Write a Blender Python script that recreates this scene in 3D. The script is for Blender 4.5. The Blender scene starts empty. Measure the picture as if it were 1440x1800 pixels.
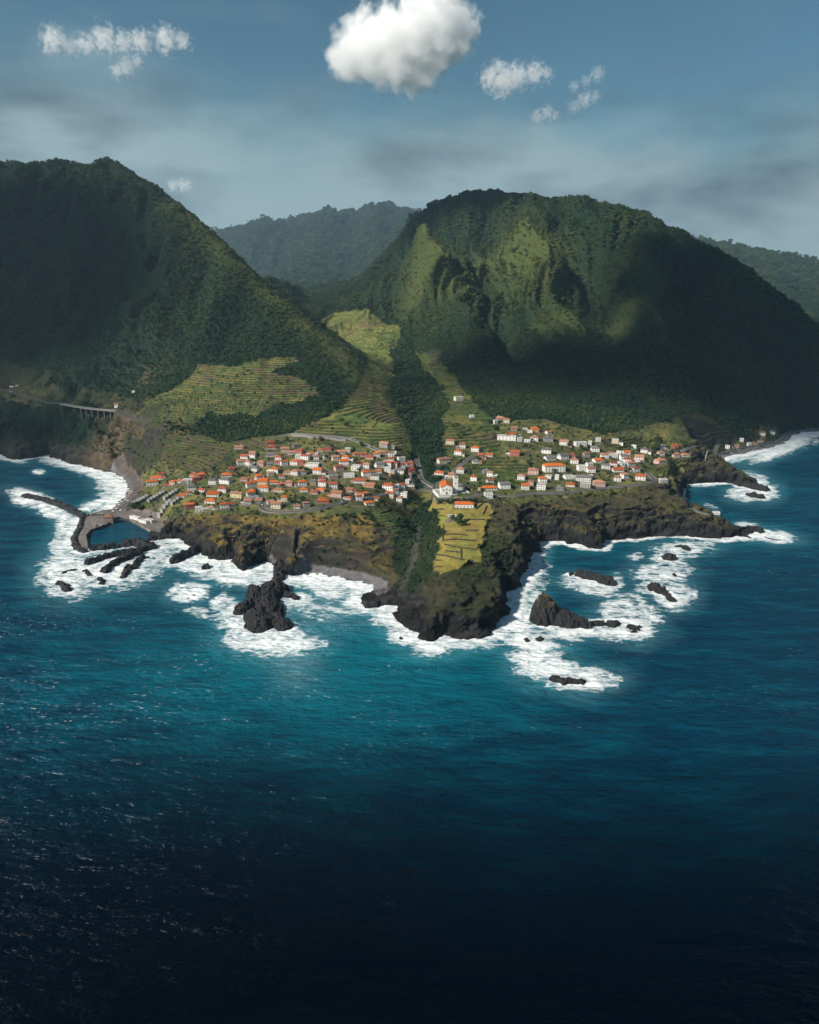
import bpy, math, random
import numpy as np
from mathutils import Vector

# ------------------------------------------------------------------ camera, sky, sun, exposure
scene = bpy.context.scene
COL = scene.collection
CAM_H = 300.0                      # drone height over the sea
F = 1250.0                         # focal length in photo pixels (1440 x 1800)
TH = math.atan(400.0 / F)          # pitch below the horizon
cam_data = bpy.data.cameras.new('camera')
cam_data.sensor_fit = 'VERTICAL'
cam_data.sensor_height = 24.0
cam_data.lens = 24.0 * F / 1800.0
cam_data.clip_start = 1.0
cam_data.clip_end = 60000.0
cam = bpy.data.objects.new('camera', cam_data)
COL.objects.link(cam)
cam.location = (0, 0, CAM_H)
cam.rotation_euler = (math.pi / 2 - TH, 0, 0)
scene.camera = cam

SUN = np.array([-0.67, -0.41, 0.62]); SUN /= np.linalg.norm(SUN)      # direction towards the sun
SUN_EL = math.asin(SUN[2]); SUN_ROT = math.atan2(SUN[0], SUN[1])
sun_data = bpy.data.lights.new('sun', 'SUN')
sun_data.energy = 5.0
sun_data.angle = math.radians(4.0)
sun_data.color = (1.0, 0.93, 0.82)
sun = bpy.data.objects.new('sun', sun_data)
COL.objects.link(sun)
sun.rotation_euler = Vector(-SUN).to_track_quat('-Z', 'Y').to_euler()

world = bpy.data.worlds.new('World')
scene.world = world
world.use_nodes = True
wn, wl = world.node_tree.nodes, world.node_tree.links
wn.clear()
def WN(t, **kw):
    n = wn.new(t)
    for k, v in kw.items():
        setattr(n, k, v)
    return n
w_out = WN('ShaderNodeOutputWorld')
w_bg = WN('ShaderNodeBackground')
w_bg.inputs['Strength'].default_value = 0.0505
w_sky = WN('ShaderNodeTexSky', sky_type='NISHITA')
w_sky.sun_disc = False
w_sky.sun_elevation = SUN_EL
w_sky.sun_rotation = SUN_ROT
w_sky.altitude = 300
w_sky.air_density = 1.0
w_sky.dust_density = 0.6
w_sky.ozone_density = 0.6
# thin grey stratus streaks over the blue, by direction, the same all round the horizon
w_tc = WN('ShaderNodeTexCoord')
w_map = WN('ShaderNodeMapping')
w_map.inputs['Scale'].default_value = (1.7, 1.7, 4.6)
w_map.inputs['Location'].default_value = (0.35, 0.1, 0.4)
w_n1 = WN('ShaderNodeTexNoise')
w_n1.inputs['Scale'].default_value = 2.1
w_n1.inputs['Detail'].default_value = 5.0
w_n1.inputs['Roughness'].default_value = 0.52
w_n1.inputs['Distortion'].default_value = 0.4
w_sep = WN('ShaderNodeSeparateXYZ')
w_elev = WN('ShaderNodeMapRange', clamp=True)
w_elev.inputs[1].default_value = 0.0
w_elev.inputs[2].default_value = 0.34
w_elev.inputs[3].default_value = 0.58
w_elev.inputs[4].default_value = -0.22
w_add = WN('ShaderNodeMath', operation='ADD')
w_cov = WN('ShaderNodeMapRange', clamp=True, interpolation_type='SMOOTHSTEP')
w_cov.inputs[1].default_value = 0.34
w_cov.inputs[2].default_value = 0.86
w_n2 = WN('ShaderNodeTexNoise')
w_n2.inputs['Scale'].default_value = 2.6
w_n2.inputs['Detail'].default_value = 5.0
w_grey = WN('ShaderNodeValToRGB')
w_grey.color_ramp.elements[0].position = 0.40
w_grey.color_ramp.elements[0].color = (1.35, 2.1, 2.65, 1)
w_grey.color_ramp.elements[1].position = 0.64
w_grey.color_ramp.elements[1].color = (4.9, 6.7, 7.3, 1)
w_mix = WN('ShaderNodeMix', data_type='RGBA')
wl.new(w_tc.outputs['Generated'], w_map.inputs['Vector'])
wl.new(w_map.outputs['Vector'], w_n1.inputs['Vector'])
wl.new(w_map.outputs['Vector'], w_n2.inputs['Vector'])
wl.new(w_tc.outputs['Generated'], w_sep.inputs[0])
wl.new(w_sep.outputs['Z'], w_elev.inputs[0])
wl.new(w_n1.outputs['Fac'], w_add.inputs[0])
wl.new(w_elev.outputs[0], w_add.inputs[1])
wl.new(w_add.outputs[0], w_cov.inputs[0])
w_hz = WN('ShaderNodeMapRange', clamp=True)
w_hz.inputs[1].default_value = 0.0
w_hz.inputs[2].default_value = 0.22
w_hz.inputs[3].default_value = 0.16
w_hz.inputs[4].default_value = -0.05
w_ga = WN('ShaderNodeMath', operation='ADD')
wl.new(w_sep.outputs['Z'], w_hz.inputs[0])
wl.new(w_n2.outputs['Fac'], w_ga.inputs[0])
wl.new(w_hz.outputs[0], w_ga.inputs[1])
wl.new(w_ga.outputs[0], w_grey.inputs[0])
wl.new(w_cov.outputs[0], w_mix.inputs[0])
w_tint = WN('ShaderNodeMix', data_type='RGBA', blend_type='MULTIPLY')
w_tint.inputs[0].default_value = 1.0
w_tint.inputs[7].default_value = (0.60, 0.95, 0.95, 1)          # teal cast of the photograph's air
wl.new(w_sky.outputs[0], w_tint.inputs[6])
wl.new(w_tint.outputs[2], w_mix.inputs[6])
wl.new(w_grey.outputs[0], w_mix.inputs[7])
wl.new(w_mix.outputs[2], w_bg.inputs['Color'])
wl.new(w_bg.outputs[0], w_out.inputs[0])

scene.view_settings.view_transform = 'Standard'
scene.view_settings.look = 'None'
scene.view_settings.exposure = 0.40
scene.view_settings.gamma = 1.0
scene.view_settings.use_curve_mapping = False
scene.render.engine = 'CYCLES'
scene.cycles.use_denoising = True
scene.cycles.use_adaptive_sampling = True
scene.cycles.adaptive_threshold = 0.03
scene.cycles.max_bounces = 18
scene.cycles.diffuse_bounces = 2
scene.cycles.glossy_bounces = 2
scene.cycles.transparent_max_bounces = 8
scene.cycles.volume_bounces = 16
scene.cycles.volume_step_rate = 2.0
scene.cycles.volume_max_steps = 256
random.seed(7)
RNG = np.random.default_rng(11)

# ------------------------------------------------------------------ numpy noise
def _hash(ix, iy, iz, seed):
    h = (ix.astype(np.int64) * 374761393 + iy.astype(np.int64) * 668265263 + iz * 2147483647 + seed * 144269) & 0xFFFFFFFF
    h = ((h ^ (h >> 13)) * 1274126177) & 0xFFFFFFFF
    return ((h ^ (h >> 16)) & 0xFFFF).astype(np.float32) / 65535.0
def perlin(x, y, seed=0):
    x = np.asarray(x, np.float32); y = np.asarray(y, np.float32)
    ix = np.floor(x); iy = np.floor(y)
    fx = x - ix; fy = y - iy
    ix = ix.astype(np.int64); iy = iy.astype(np.int64)
    u = fx * fx * fx * (fx * (fx * 6 - 15) + 10); v = fy * fy * fy * (fy * (fy * 6 - 15) + 10)
    def g(dx, dy):
        a = _hash(ix + dx, iy + dy, 0, seed) * 6.2831853
        return np.cos(a) * (fx - dx) + np.sin(a) * (fy - dy)
    a, b, c, d = g(0, 0), g(1, 0), g(0, 1), g(1, 1)
    return 1.5 * ((a + (b - a) * u) * (1 - v) + (c + (d - c) * u) * v)
def fbm(x, y, octv=4, seed=0, gain=0.5):
    s = 0; a = 1.0; t = 0
    for i in range(octv):
        s = s + a * perlin(x * 2 ** i, y * 2 ** i, seed + i * 17); t += a; a *= gain
    return s / t
def ridged(x, y, octv=4, seed=0, gain=0.5):
    s = 0; a = 1.0; t = 0
    for i in range(octv):
        s = s + a * (1 - 2 * np.abs(perlin(x * 2 ** i, y * 2 ** i, seed + i * 17))); t += a; a *= gain
    return s / t
def vnoise3(x, y, z, seed=0):
    ix = np.floor(x); iy = np.floor(y); iz = np.floor(z)
    fx, fy, fz = x - ix, y - iy, z - iz
    fx = fx * fx * (3 - 2 * fx); fy = fy * fy * (3 - 2 * fy); fz = fz * fz * (3 - 2 * fz)
    ix = ix.astype(np.int64); iy = iy.astype(np.int64); iz = iz.astype(np.int64)
    def h(a, b, c):
        return _hash(ix + a, iy + b, (iz + c) * 31, seed)
    def lx(b, c):
        p = h(0, b, c); return p + (h(1, b, c) - p) * fx
    def ly(c):
        p = lx(0, c); return p + (lx(1, c) - p) * fy
    p = ly(0)
    return 2 * (p + (ly(1) - p) * fz) - 1
def sstep(a, b, x):
    t = np.clip((x - a) / (b - a), 0, 1); return t * t * (3 - 2 * t)

# ------------------------------------------------------------------ where a photo pixel lies in the place
CT, ST = math.cos(TH), math.sin(TH)
def ray(px, py):
    return (px - 720.0, F * CT + (900.0 - py) * ST, -F * ST + (900.0 - py) * CT)
def at_z(px, py, z=0.0):
    dx, dy, dz = ray(px, py)
    t = (z - CAM_H) / dz
    return (dx * t, dy * t, z)
def at_Y(px, py, Y):
    dx, dy, dz = ray(px, py)
    t = Y / dy
    return (dx * t, Y, CAM_H + dz * t)
def to_px(x, y, z):
    zz = z - CAM_H
    d = y * CT - zz * ST
    return 720 + F * x / d, 900 - F * (y * ST + zz * CT) / d

# ------------------------------------------------------------------ coastline: px, py, height at which that pixel is read, type, surf width (m)
# types: c cliff, b beach, q quay, r low rock
COAST = [
 (-900,770,0,'c',16),(-300,780,0,'c',16),(0,796,0,'c',16),(15,807,0,'c',16),(37,809,0,'c',10),(60,805,0,'c',8),(82,801,0,'c',22),(120,814,0,'c',26),(160,822,0,'c',30),
 (190,830,0,'b',34),(212,840,0,'b',34),(221,857,0,'b',34),(217,872,0,'b',30),(202,886,0,'b',26),(189,899,0,'q',22),(168,903,0,'q',12),(150,905,0,'q',4),
 (143,914,0,'q',26),(146,926,0,'q',26),(140,937,0,'q',26),(134,949,0,'q',26),(138,962,0,'q',26),(152,969,0,'q',20),(158,964,0,'q',0),(155,954,0,'q',0),(155,944,0,'q',0),(162,935,0,'q',0),
 (174,931,0,'q',0),(188,927,0,'q',0),(197,916,0,'q',0),(210,913,0,'q',0),(226,918,0,'q',0),(246,928,0,'q',0),(266,938,0,'q',0),(274,946,0,'r',3),
 (288,947,0,'c',10),(301,944,0,'c',16),(322,952,0,'c',20),(337,962,0,'c',24),(349,973,0,'c',24),(369,985,0,'c',24),(397,984,0,'c',26),(408,983,0,'c',26),(416,998,0,'c',24),(429,1006,0,'c',22),(442,997,0,'c',26),
 (468,990,0,'b',30),(488,999,0,'b',24),(497,1004,0,'c',10),(506,1011,0,'c',10),(512,1014,0,'b',20),(547,1012,0,'b',20),(592,1017,0,'b',20),(627,1025,0,'b',18),(648,1033,0,'b',16),
 (651,1040,0,'r',8),(634,1044,0,'r',12),(632,1063,0,'c',16),(646,1068,0,'c',16),(675,1064,0,'c',18),(693,1068,0,'c',20),(698,1087,0,'c',20),(714,1099,0,'c',20),(736,1114,0,'c',20),(757,1126,0,'c',16),(771,1122,0,'c',12),
 (821,1123,0,'c',10),(847,1121,0,'c',12),(873,1106,0,'c',20),(894,1087,0,'c',30),(896,1072,0,'c',34),(888,1054,0,'c',30),(892,1042,0,'c',26),(904,1035,0,'c',24),(925,1011,0,'c',22),(933,997,0,'c',20),(926,990,0,'c',18),(935,973,0,'c',18),
 (951,953,0,'c',14),(988,954,0,'c',7),(1027,964,0,'c',7),(1060,965,0,'c',9),(1067,951,0,'c',9),(1109,949,0,'c',8),(1159,943,0,'c',6),(1210,943,0,'c',8),(1268,949,0,'c',10),(1303,945,0,'r',14),(1336,934,0,'r',16),
 (1312,926,2,'r',8),(1300,922,8,'c',4),(1287,914,14,'c',3),(1273,905,18,'c',3),(1250,896,22,'c',3),(1234,885,28,'c',3),(1214,871,36,'c',3),(1205,861,40,'c',3),(1200,852,0,'c',6),
 (1219,851,0,'c',7),(1259,850,0,'c',7),(1294,850,0,'c',8),(1299,856,0,'r',10),(1338,862,0,'r',16),(1330,846,0,'r',12),(1313,839,0,'r',12),(1296,834,3,'c',6),(1268,826,6,'c',4),(1253,820,0,'b',4),
 (1257,813,0,'b',10),(1286,803,0,'b',14),(1327,795,0,'b',22),(1359,788,0,'b',30),(1380,781,0,'b',34),(1390,774,0,'b',34),(1394,766,0,'b',34),(1411,761,0,'b',30),(1440,758,0,'b',26),(1600,748,0,'c',24),(2400,730,0,'c',24)]
CXY = np.array([at_z(p[0], p[1], p[2])[:2] for p in COAST])
CTYPE = np.array(['cbqr'.index(p[3]) for p in COAST])
CFOAM = np.array([p[4] for p in COAST], float)
POLY = np.vstack([CXY, [[9000, CXY[-1, 1]], [9000, 9000], [-9000, 9000], [-9000, CXY[0, 1]]]])
def in_poly(x, y, poly):
    inside = np.zeros(x.shape, bool)
    n = len(poly)
    for i in range(n):
        x1, y1 = poly[i]; x2, y2 = poly[(i + 1) % n]
        if y1 == y2: continue
        c = ((y1 > y) != (y2 > y))
        if c.any():
            inside ^= c & (x < (x2 - x1) * (y - y1) / (y2 - y1) + x1)
    return inside
def coast_dist(x, y, per=None):
    """unsigned distance to the coastline, type of the nearest stretch, its surf width"""
    best = np.full(x.shape, 1e9, np.float32); ty = np.zeros(x.shape, np.int8); fo = np.zeros(x.shape, np.float32)
    if per is not None: per[:] = 1e9
    for i in range(len(CXY) - 1):
        ax, ay = CXY[i]; bx, by = CXY[i + 1]
        dx, dy = bx - ax, by - ay
        t = np.clip(((x - ax) * dx + (y - ay) * dy) / (dx * dx + dy * dy + 1e-9), 0, 1)
        d = (x - ax - t * dx) ** 2 + (y - ay - t * dy) ** 2
        if per is not None: per[CTYPE[i]] = np.minimum(per[CTYPE[i]], d)
        m = d < best
        best[m] = d[m]; ty[m] = CTYPE[i]; fo[m] = (CFOAM[i] + (CFOAM[i + 1] - CFOAM[i]) * t)[m]
    return np.sqrt(best), ty, fo

# ------------------------------------------------------------------ terrain: heights known along features of the photo
CP = []
def cz(*pts):
    for px, py, z in pts: CP.append(at_z(px, py, z))
def cy(*pts):
    for px, py, Y in pts:
        x, y, z = at_Y(px, py, Y); CP.append((x, y, z - (7 if z > 250 else 0)))
# lava terrace with the village
cz((250,880,12),(262,905,9),(275,915,12),(300,905,20),(340,903,28),(380,906,35),(430,905,40),(480,903,43),(540,903,45),(600,898,46),(640,893,47),(678,900,46),(690,940,30),
   (265,850,22),(300,830,34),(420,830,54),(360,850,44),(480,860,50),(560,850,55),(650,850,55),(700,850,54),(450,790,74),(500,770,82),(600,775,82),(700,800,74),(560,805,70),(640,815,68),
   (640,740,103),(700,740,106),(560,740,102),(165,915,4),(150,940,4),(210,905,4),(250,915,5))
cy((640,680,1230),(640,620,1500),(600,560,1900),(560,525,2300),(690,690,1250),(600,700,1190),(570,585,1750),(660,570,1850),(690,590,1750))
# ravine
cz((735,780,56),(740,820,50),(738,740,72),(712,680,100),(737,885,20),(731,925,9),(727,960,5),(718,1000,2),(690,1035,1),(745,850,42),(712,915,38),(702,958,22),(757,925,36),(752,965,31),(744,1005,25))
cy((690,612,1720),(700,640,1580))
# right spur and right village
cy((745,620,1550),(770,660,1400),(800,700,1230),(790,740,1090),(870,760,1100))
cz((800,800,72),(870,820,60),(900,860,49),(960,860,47),(960,820,60),(960,780,74),(940,745,91),(1050,800,57),(1050,770,74),(1050,850,45),(1130,840,44),(1130,800,54),(1130,775,65),(1200,800,42),
   (1200,780,57),(1240,780,38),(1250,800,18),(1300,775,20),(1370,760,20),(1440,745,18),(880,878,45),(930,885,43),(1000,868,44),(1100,856,44),(1168,849,44),(1195,862,40),(1220,885,30),(1250,905,20),(1285,922,10))
# promontory with the church
cz((795,870,50),(820,888,46),(860,903,41),(855,950,37),(850,980,34),(775,1000,33),(810,1000,33),(765,940,39),(770,900,44),(700,1060,8),(716,1050,12),(862,1010,26),(870,1040,20))
cy((800,1048,590),(765,1060,592),(836,1056,592),(735,1060,612))
# left mountain
ridgeL = [(-700,330,2300),(-400,300,2200),(-150,285,2000),(0,272,1950),(100,268,1930),(190,271,1900),(206,278,1885),(260,312,1820),(310,345,1760),(350,380,1700),(390,420,1640),(430,460,1590),(470,505,1530),(500,535,1480),(540,570,1420),(580,600,1360),(612,630,1300),(630,652,1258)]
cy(*ridgeL)
for px, py, Y in ridgeL:
    x, y, z = at_Y(px, py, Y); CP.append((x + 60, y + 260, max(z - 170, 150)))
cy((-400,450,1900),(0,450,1720),(150,450,1690),(300,450,1600),(400,500,1500),(0,560,1560),(150,560,1530),(300,560,1440),(400,580,1400),(480,570,1420),(-400,600,1650),
   (230,400,1720),(220,500,1590),(80,380,1800),(0,640,1470),(100,660,1430),(200,650,1390),(300,655,1330),(350,642,1320),(450,627,1320),(500,612,1340),(560,640,1280),(560,690,1180),(480,690,1180),
   (400,680,1200),(300,700,1200),(250,720,1200),(20,685,1440),(100,708,1340),(200,720,1280),(-300,680,1500),(60,740,1300),(150,760,1230))
cz((500,742,93),(430,747,89),(350,752,80),(200,742,78),(200,772,58),(300,790,59),(250,800,45),(350,770,72),(235,825,24))
# right mountain: skyline, spurs, gullies, foot
ridgeR = [(720,372,2950),(760,350,2820),(830,335,2700),(875,330,2600),(920,342,2500),(1000,350,2400),(1110,365,2250),(1160,380,2150),(1210,408,2050),(1260,435,1980),(1320,472,1900),(1380,520,1850),(1440,570,1800),(1550,640,1780),(1750,690,1800)]
cy(*ridgeR)
for px, py, Y in ridgeR:
    x, y, z = at_Y(px, py, Y); CP.append((x + 60, y + 320, max(z - 150, 5)))
cy((755,432,2050),(720,456,2080),(690,478,2120),(650,502,2150),(620,524,2150),(765,462,1950),(775,480,1850),(790,520,1750),(820,560,1620),(850,600,1500),(860,640,1400),(700,540,1950),(740,565,1740),(760,610,1600),(690,575,1880),
   (820,470,2150),(850,520,1900),(880,580,1700),(900,640,1480),(800,400,2420),(860,370,2480),
   (940,395,2050),(945,430,1950),(955,480,1800),(965,520,1700),(985,570,1580),(1000,620,1470),(1010,680,1330),(930,362,2350),(870,440,2150),
   (1040,480,1930),(1060,560,1720),(1060,640,1470),(1120,450,1900),(1125,490,1780),(1110,550,1620),(1100,620,1470),(1110,690,1300),
   (1200,480,1850),(1200,560,1730),(1210,660,1450),(1290,520,1760),(1290,600,1600),(1310,680,1450),(1390,620,1680),(1440,660,1620),
   (870,700,1250),(900,720,1200),(1000,735,1170),(1100,750,1150),(1200,755,1180),(1250,763,1225),(1330,750,1330),(1400,735,1450),(1440,720,1520),(1600,720,1600))
# saddle behind the pointed spur
for px, py, Y, dy, z in ((755,403,2050,230,352),(755,403,2050,340,372),(720,430,2080,240,320),(790,420,2080,230,378),(690,455,2120,260,300)):
    x, y, _z = at_Y(px, py, Y); CP.append((x, y + dy, z))
# ridges far behind the valley
ridgeF = [(-200,440,8500),(100,430,8500),(300,420,8450),(390,410,8400),(450,400,8380),(530,384,8360),(600,380,8340),(640,368,8320),(680,360,8300),(720,370,8280),(800,400,8300),(1000,420,8300)]
cy(*ridgeF)
cy((400,480,6500),(500,470,6500),(600,470,6000),(560,500,5200),(500,500,5400),(300,520,5000),(660,440,6000),(540,515,2800),(600,508,3600),(520,508,3200),(470,505,3600),(640,500,3000),(665,482,3000),(690,468,2900),(620,512,2600),(560,505,4300),(620,430,6300),(450,440,6800),(540,425,6800),(1320,560,3200),(1440,600,3000))
cy((1200,425,6000),(1260,428,5800),(1290,435,5800),(1340,447,5800),(1400,455,5800),(1440,470,5800),(1560,510,5800),(1800,560,5800))
CP = np.array(CP, np.float64)
SPURS = [(np.array([at_Y(*q)[:2] for q in p]), a, sg) for p, a, sg in [
 ([(756,412,2035),(768,450,1930),(780,500,1800),(815,555,1630),(850,600,1500),(862,650,1380)], 46, 55), ([(755,403,2050),(700,448,2110),(640,500,2150)], 30, 60),
 ([(940,400,2040),(945,430,1950),(958,490,1780),(985,570,1580),(1005,650,1400)], 52, 55), ([(900,560,1680),(905,620,1500)], -26, 40), ([(850,490,1980),(880,570,1720),(900,650,1450)], -38, 45),
 ([(1040,470,1950),(1058,560,1720),(1060,660,1430)], -36, 48), ([(1120,450,1900),(1125,490,1780),(1110,560,1600),(1100,640,1430)], 44, 52), ([(1200,470,1880),(1205,570,1700),(1210,670,1430)], -34, 52),
 ([(1290,510,1780),(1290,600,1600),(1305,690,1430)], 36, 58), ([(980,420,2050),(1010,520,1750)], -22, 40), ([(830,450,2200),(845,500,1980)], -26, 40),
 ([(415,480,1560),(380,540,1450),(350,600,1390)], 22, 45), ([(295,390,1700),(270,450,1610),(240,560,1480),(230,620,1420)], 26, 55), ([(370,440,1590),(320,540,1450)], -22, 45), ([(145,360,1800),(120,450,1690),(100,580,1520)], 22, 60), ([(190,420,1720),(170,560,1520)], -20, 50),
 ([(500,535,1480),(480,590,1390)], 14, 40), ([(580,410,7800),(560,430,7000),(540,480,5000)], 120, 220), ([(668,395,7700),(660,420,6700)], 120, 220), ([(460,425,7800),(450,450,6700)], 110, 220), ([(620,400,7800),(610,440,6500)], -90, 180)]]
def seg_dist(x, y, P):
    best = np.full(x.shape, 1e12, np.float32)
    for a, b in zip(P[:-1], P[1:]):
        d = b - a
        t = np.clip(((x - a[0]) * d[0] + (y - a[1]) * d[1]) / (d @ d), 0, 1)
        best = np.minimum(best, (x - a[0] - t * d[0]) ** 2 + (y - a[1] - t * d[1]) ** 2)
    return best
def spur_height(x, y, up=False):
    o = np.zeros(x.shape, np.float32)
    for P, a, sg in SPURS:
        if up and a < 0: continue
        o += a * (1.15 if P[0, 0] > -250 and P[0, 1] < 2500 else 1.0) * np.exp(-seg_dist(x, y, P) / (0.85 * sg * sg))
    return o
_m = sstep(105, 260, CP[:, 2]) * sstep(1150, 1500, CP[:, 1])
CP[:, 2] -= _m * (spur_height(CP[:, 0], CP[:, 1], True) * 0.62 + 4)
keep = [0]                                    # drop controls that nearly coincide
for i in range(1, len(CP)):
    if np.min(np.hypot(*(CP[keep, :2] - CP[i, :2]).T)) > 9: keep.append(i)
CP = CP[keep]
_A = np.hypot(CP[:, None, 0] - CP[None, :, 0], CP[:, None, 1] - CP[None, :, 1])
_n = len(CP)
_M = np.zeros((_n + 3, _n + 3)); _M[:_n, :_n] = _A - 6.0 * np.eye(_n)
_M[:_n, _n] = 1; _M[:_n, _n + 1:] = CP[:, :2] / 1000; _M[_n:, :_n] = _M[:_n, _n:].T
_W = np.linalg.solve(_M, np.concatenate([CP[:, 2], [0, 0, 0]]))
def rbf(x, y):
    sh = x.shape; x = x.ravel().astype(np.float32); y = y.ravel().astype(np.float32)
    out = (_W[_n] + _W[_n + 1] * x / 1000 + _W[_n + 2] * y / 1000).astype(np.float32)
    for i in range(_n):
        out += np.float32(_W[i]) * np.sqrt((x - np.float32(CP[i, 0])) ** 2 + (y - np.float32(CP[i, 1])) ** 2)
    return out.reshape(sh)
RIDGE_L = np.array([at_Y(*q)[:2] for q in ridgeL]); RIDGE_R = np.array([at_Y(*q)[:2] for q in ridgeR])
VALLEY = np.array([at_Y(*q)[:2] for q in [(670,690,1240),(655,620,1500),(630,565,1850),(580,525,2300),(570,505,4500)]])
def base_height(x, y, fine=True):
    """natural ground before terraces, roads and building pads; also the coast fields"""
    h = rbf(x, y)
    m = sstep(105, 260, h) * sstep(1150, 1500, y)
    wx = x + 40 * perlin(x / 180, y / 180, 3); wy = y + 40 * perlin(x / 180, y / 180, 4)
    g = ridged(wx / 135 + 0.25 * perlin(x / 400, y / 400, 6), wy / 1300, 2, 21, 0.45) * 0.8 + 0.6 * ridged(wx / 50, wy / 300, 3, 27, 0.5) - 0.15
    lm = sstep(-150, -350, x) * sstep(2300, 2000, y)
    ff = y > 1250
    if ff.any():
        sp = spur_height(wx[ff], wy[ff])
        h[ff] += sp * m[ff]
    sk = np.ones(x.shape, np.float32)
    if ff.any():
        sk[ff] = 1 - 0.75 * np.exp(-np.minimum(seg_dist(x[ff], y[ff], RIDGE_R), seg_dist(x[ff], y[ff], RIDGE_L)) / 110.0 ** 2)
    vy = np.maximum(0, y - 2300)
    sk = sk * (1 - 0.9 * np.exp(-seg_dist(x, y, VALLEY) / (80.0 + 0.16 * vy) ** 2))
    h = h + m * sk * ((62 - 40 * lm) * g - 12 + 6 * fbm(x / 45, y / 45, 3, 5))
    h = h + (1 - m) * 2.0 * fbm(x / 60, y / 60, 3, 9) * sstep(10, 40, h)
    land = np.ones(x.shape, bool); d = np.full(x.shape, 900.0, np.float32); ty = np.zeros(x.shape, np.int8); fo = np.zeros(x.shape, np.float32)
    near = (y < 2100)
    if near.any():
        xn, yn = x[near], y[near]
        per = np.zeros((4,) + xn.shape, np.float32)
        dn, tn, fn = coast_dist(xn, yn, per)
        ins = in_poly(xn, yn, POLY)
        rough = fbm(xn / 26, yn / 26, 4, 31, 0.55)
        sd = np.where(ins, dn, -dn)
        sr = sd + np.where(tn == 0, 8.0, np.where(tn == 3, 3.0, 0.0)) * rough * sstep(-6, 6, sd)
        low = 20 + 16 * perlin(xn / 55, yn / 55, 41) + 9 * sstep(-20, 10, xn) * sstep(140, 110, xn) * sstep(700, 660, yn)
        cliff = np.where(sr < low / 2.3, sr * 2.3, low + (sr - low / 2.3) * (0.95 + 0.45 * perlin(xn / 33, yn / 33, 43)))
        cliff = cliff + 6.5 * ridged(xn / 21, yn / 38, 3, 47) * sstep(2, 12, cliff)
        bw = np.where(xn > -300, np.where(xn < -128, 7.0, 21.0), 24.0); beach = np.where(sd < bw, sd * 0.13, 0.13 * bw + (sd - bw) * 1.5)
        quay = np.where(sd < 0.4, -6 + 0 * sd, np.where(sd < 30, 3.4 + 0.012 * sd, 3.8 + (sd - 30) * 0.9))
        lowr = sr * 0.55 + 2.2 * rough
        wts = 1.0 / (np.sqrt(per) + 1.0) ** 5
        cap = (wts[0] * cliff + wts[1] * beach + wts[2] * np.maximum(quay, 0) + wts[3] * lowr) / wts.sum(0)
        cap = np.where((tn == 2) & (sd < 28), quay, cap)
        cap = np.where(sd < -3, np.minimum(cap, -3), cap)
        hn = h[near]
        k = np.where(tn == 2, 0.05, 5.0)
        a = np.clip(0.5 + 0.5 * (cap - hn) / k, 0, 1)
        hn = cap + (hn - cap) * a - k * a * (1 - a)
        hn = np.where((tn == 2) & (sd > 0) & (sd < 28), np.minimum(hn, 3.4 + 0.012 * sd), hn)
        h[near] = hn; land[near] = ins; d[near] = sd; ty[near] = tn; fo[near] = fn
    return h, d, ty, fo
# coarse grid used to find where pixels meet the ground
GX = np.arange(-1500, 1700, 6.0); GY = np.arange(540, 3200, 6.0)
_gx, _gy = np.meshgrid(GX, GY)
GH = base_height(_gx, _gy)[0]
def ground(x, y):
    u = np.clip((np.asarray(x, float) - GX[0]) / 6.0, 0, len(GX) - 1.001); v = np.clip((np.asarray(y, float) - GY[0]) / 6.0, 0, len(GY) - 1.001)
    i = u.astype(int); j = v.astype(int); a = u - i; b = v - j
    return (GH[j, i] * (1 - a) + GH[j, i + 1] * a) * (1 - b) + (GH[j + 1, i] * (1 - a) + GH[j + 1, i + 1] * a) * b
_RY = np.concatenate([np.arange(545, 1700, 2.0), np.arange(1700, 3190, 5.0)])
def hit(px, py):
    """world point where the ray through a photo pixel meets land (or the sea)"""
    dx, dy, dz = ray(px, py)
    t = _RY / dy
    xs = dx * t; zs = CAM_H + dz * t
    g = np.maximum(ground(xs, _RY), 0.0)
    w = np.where(zs <= g)[0]
    if len(w) == 0: return (xs[-1], _RY[-1], g[-1])
    i = w[0]
    if i == 0: return (xs[0], _RY[0], g[0])
    e0 = zs[i - 1] - g[i - 1]; e1 = g[i] - zs[i]
    f = e0 / (e0 + e1 + 1e-9)
    y = _RY[i - 1] + f * (_RY[i] - _RY[i - 1]); x = dx * y / dy
    return (x, y, float(max(ground(x, y), 0.0)))
def hits(pts):
    return np.array([hit(a, b) for a, b in pts])
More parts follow.
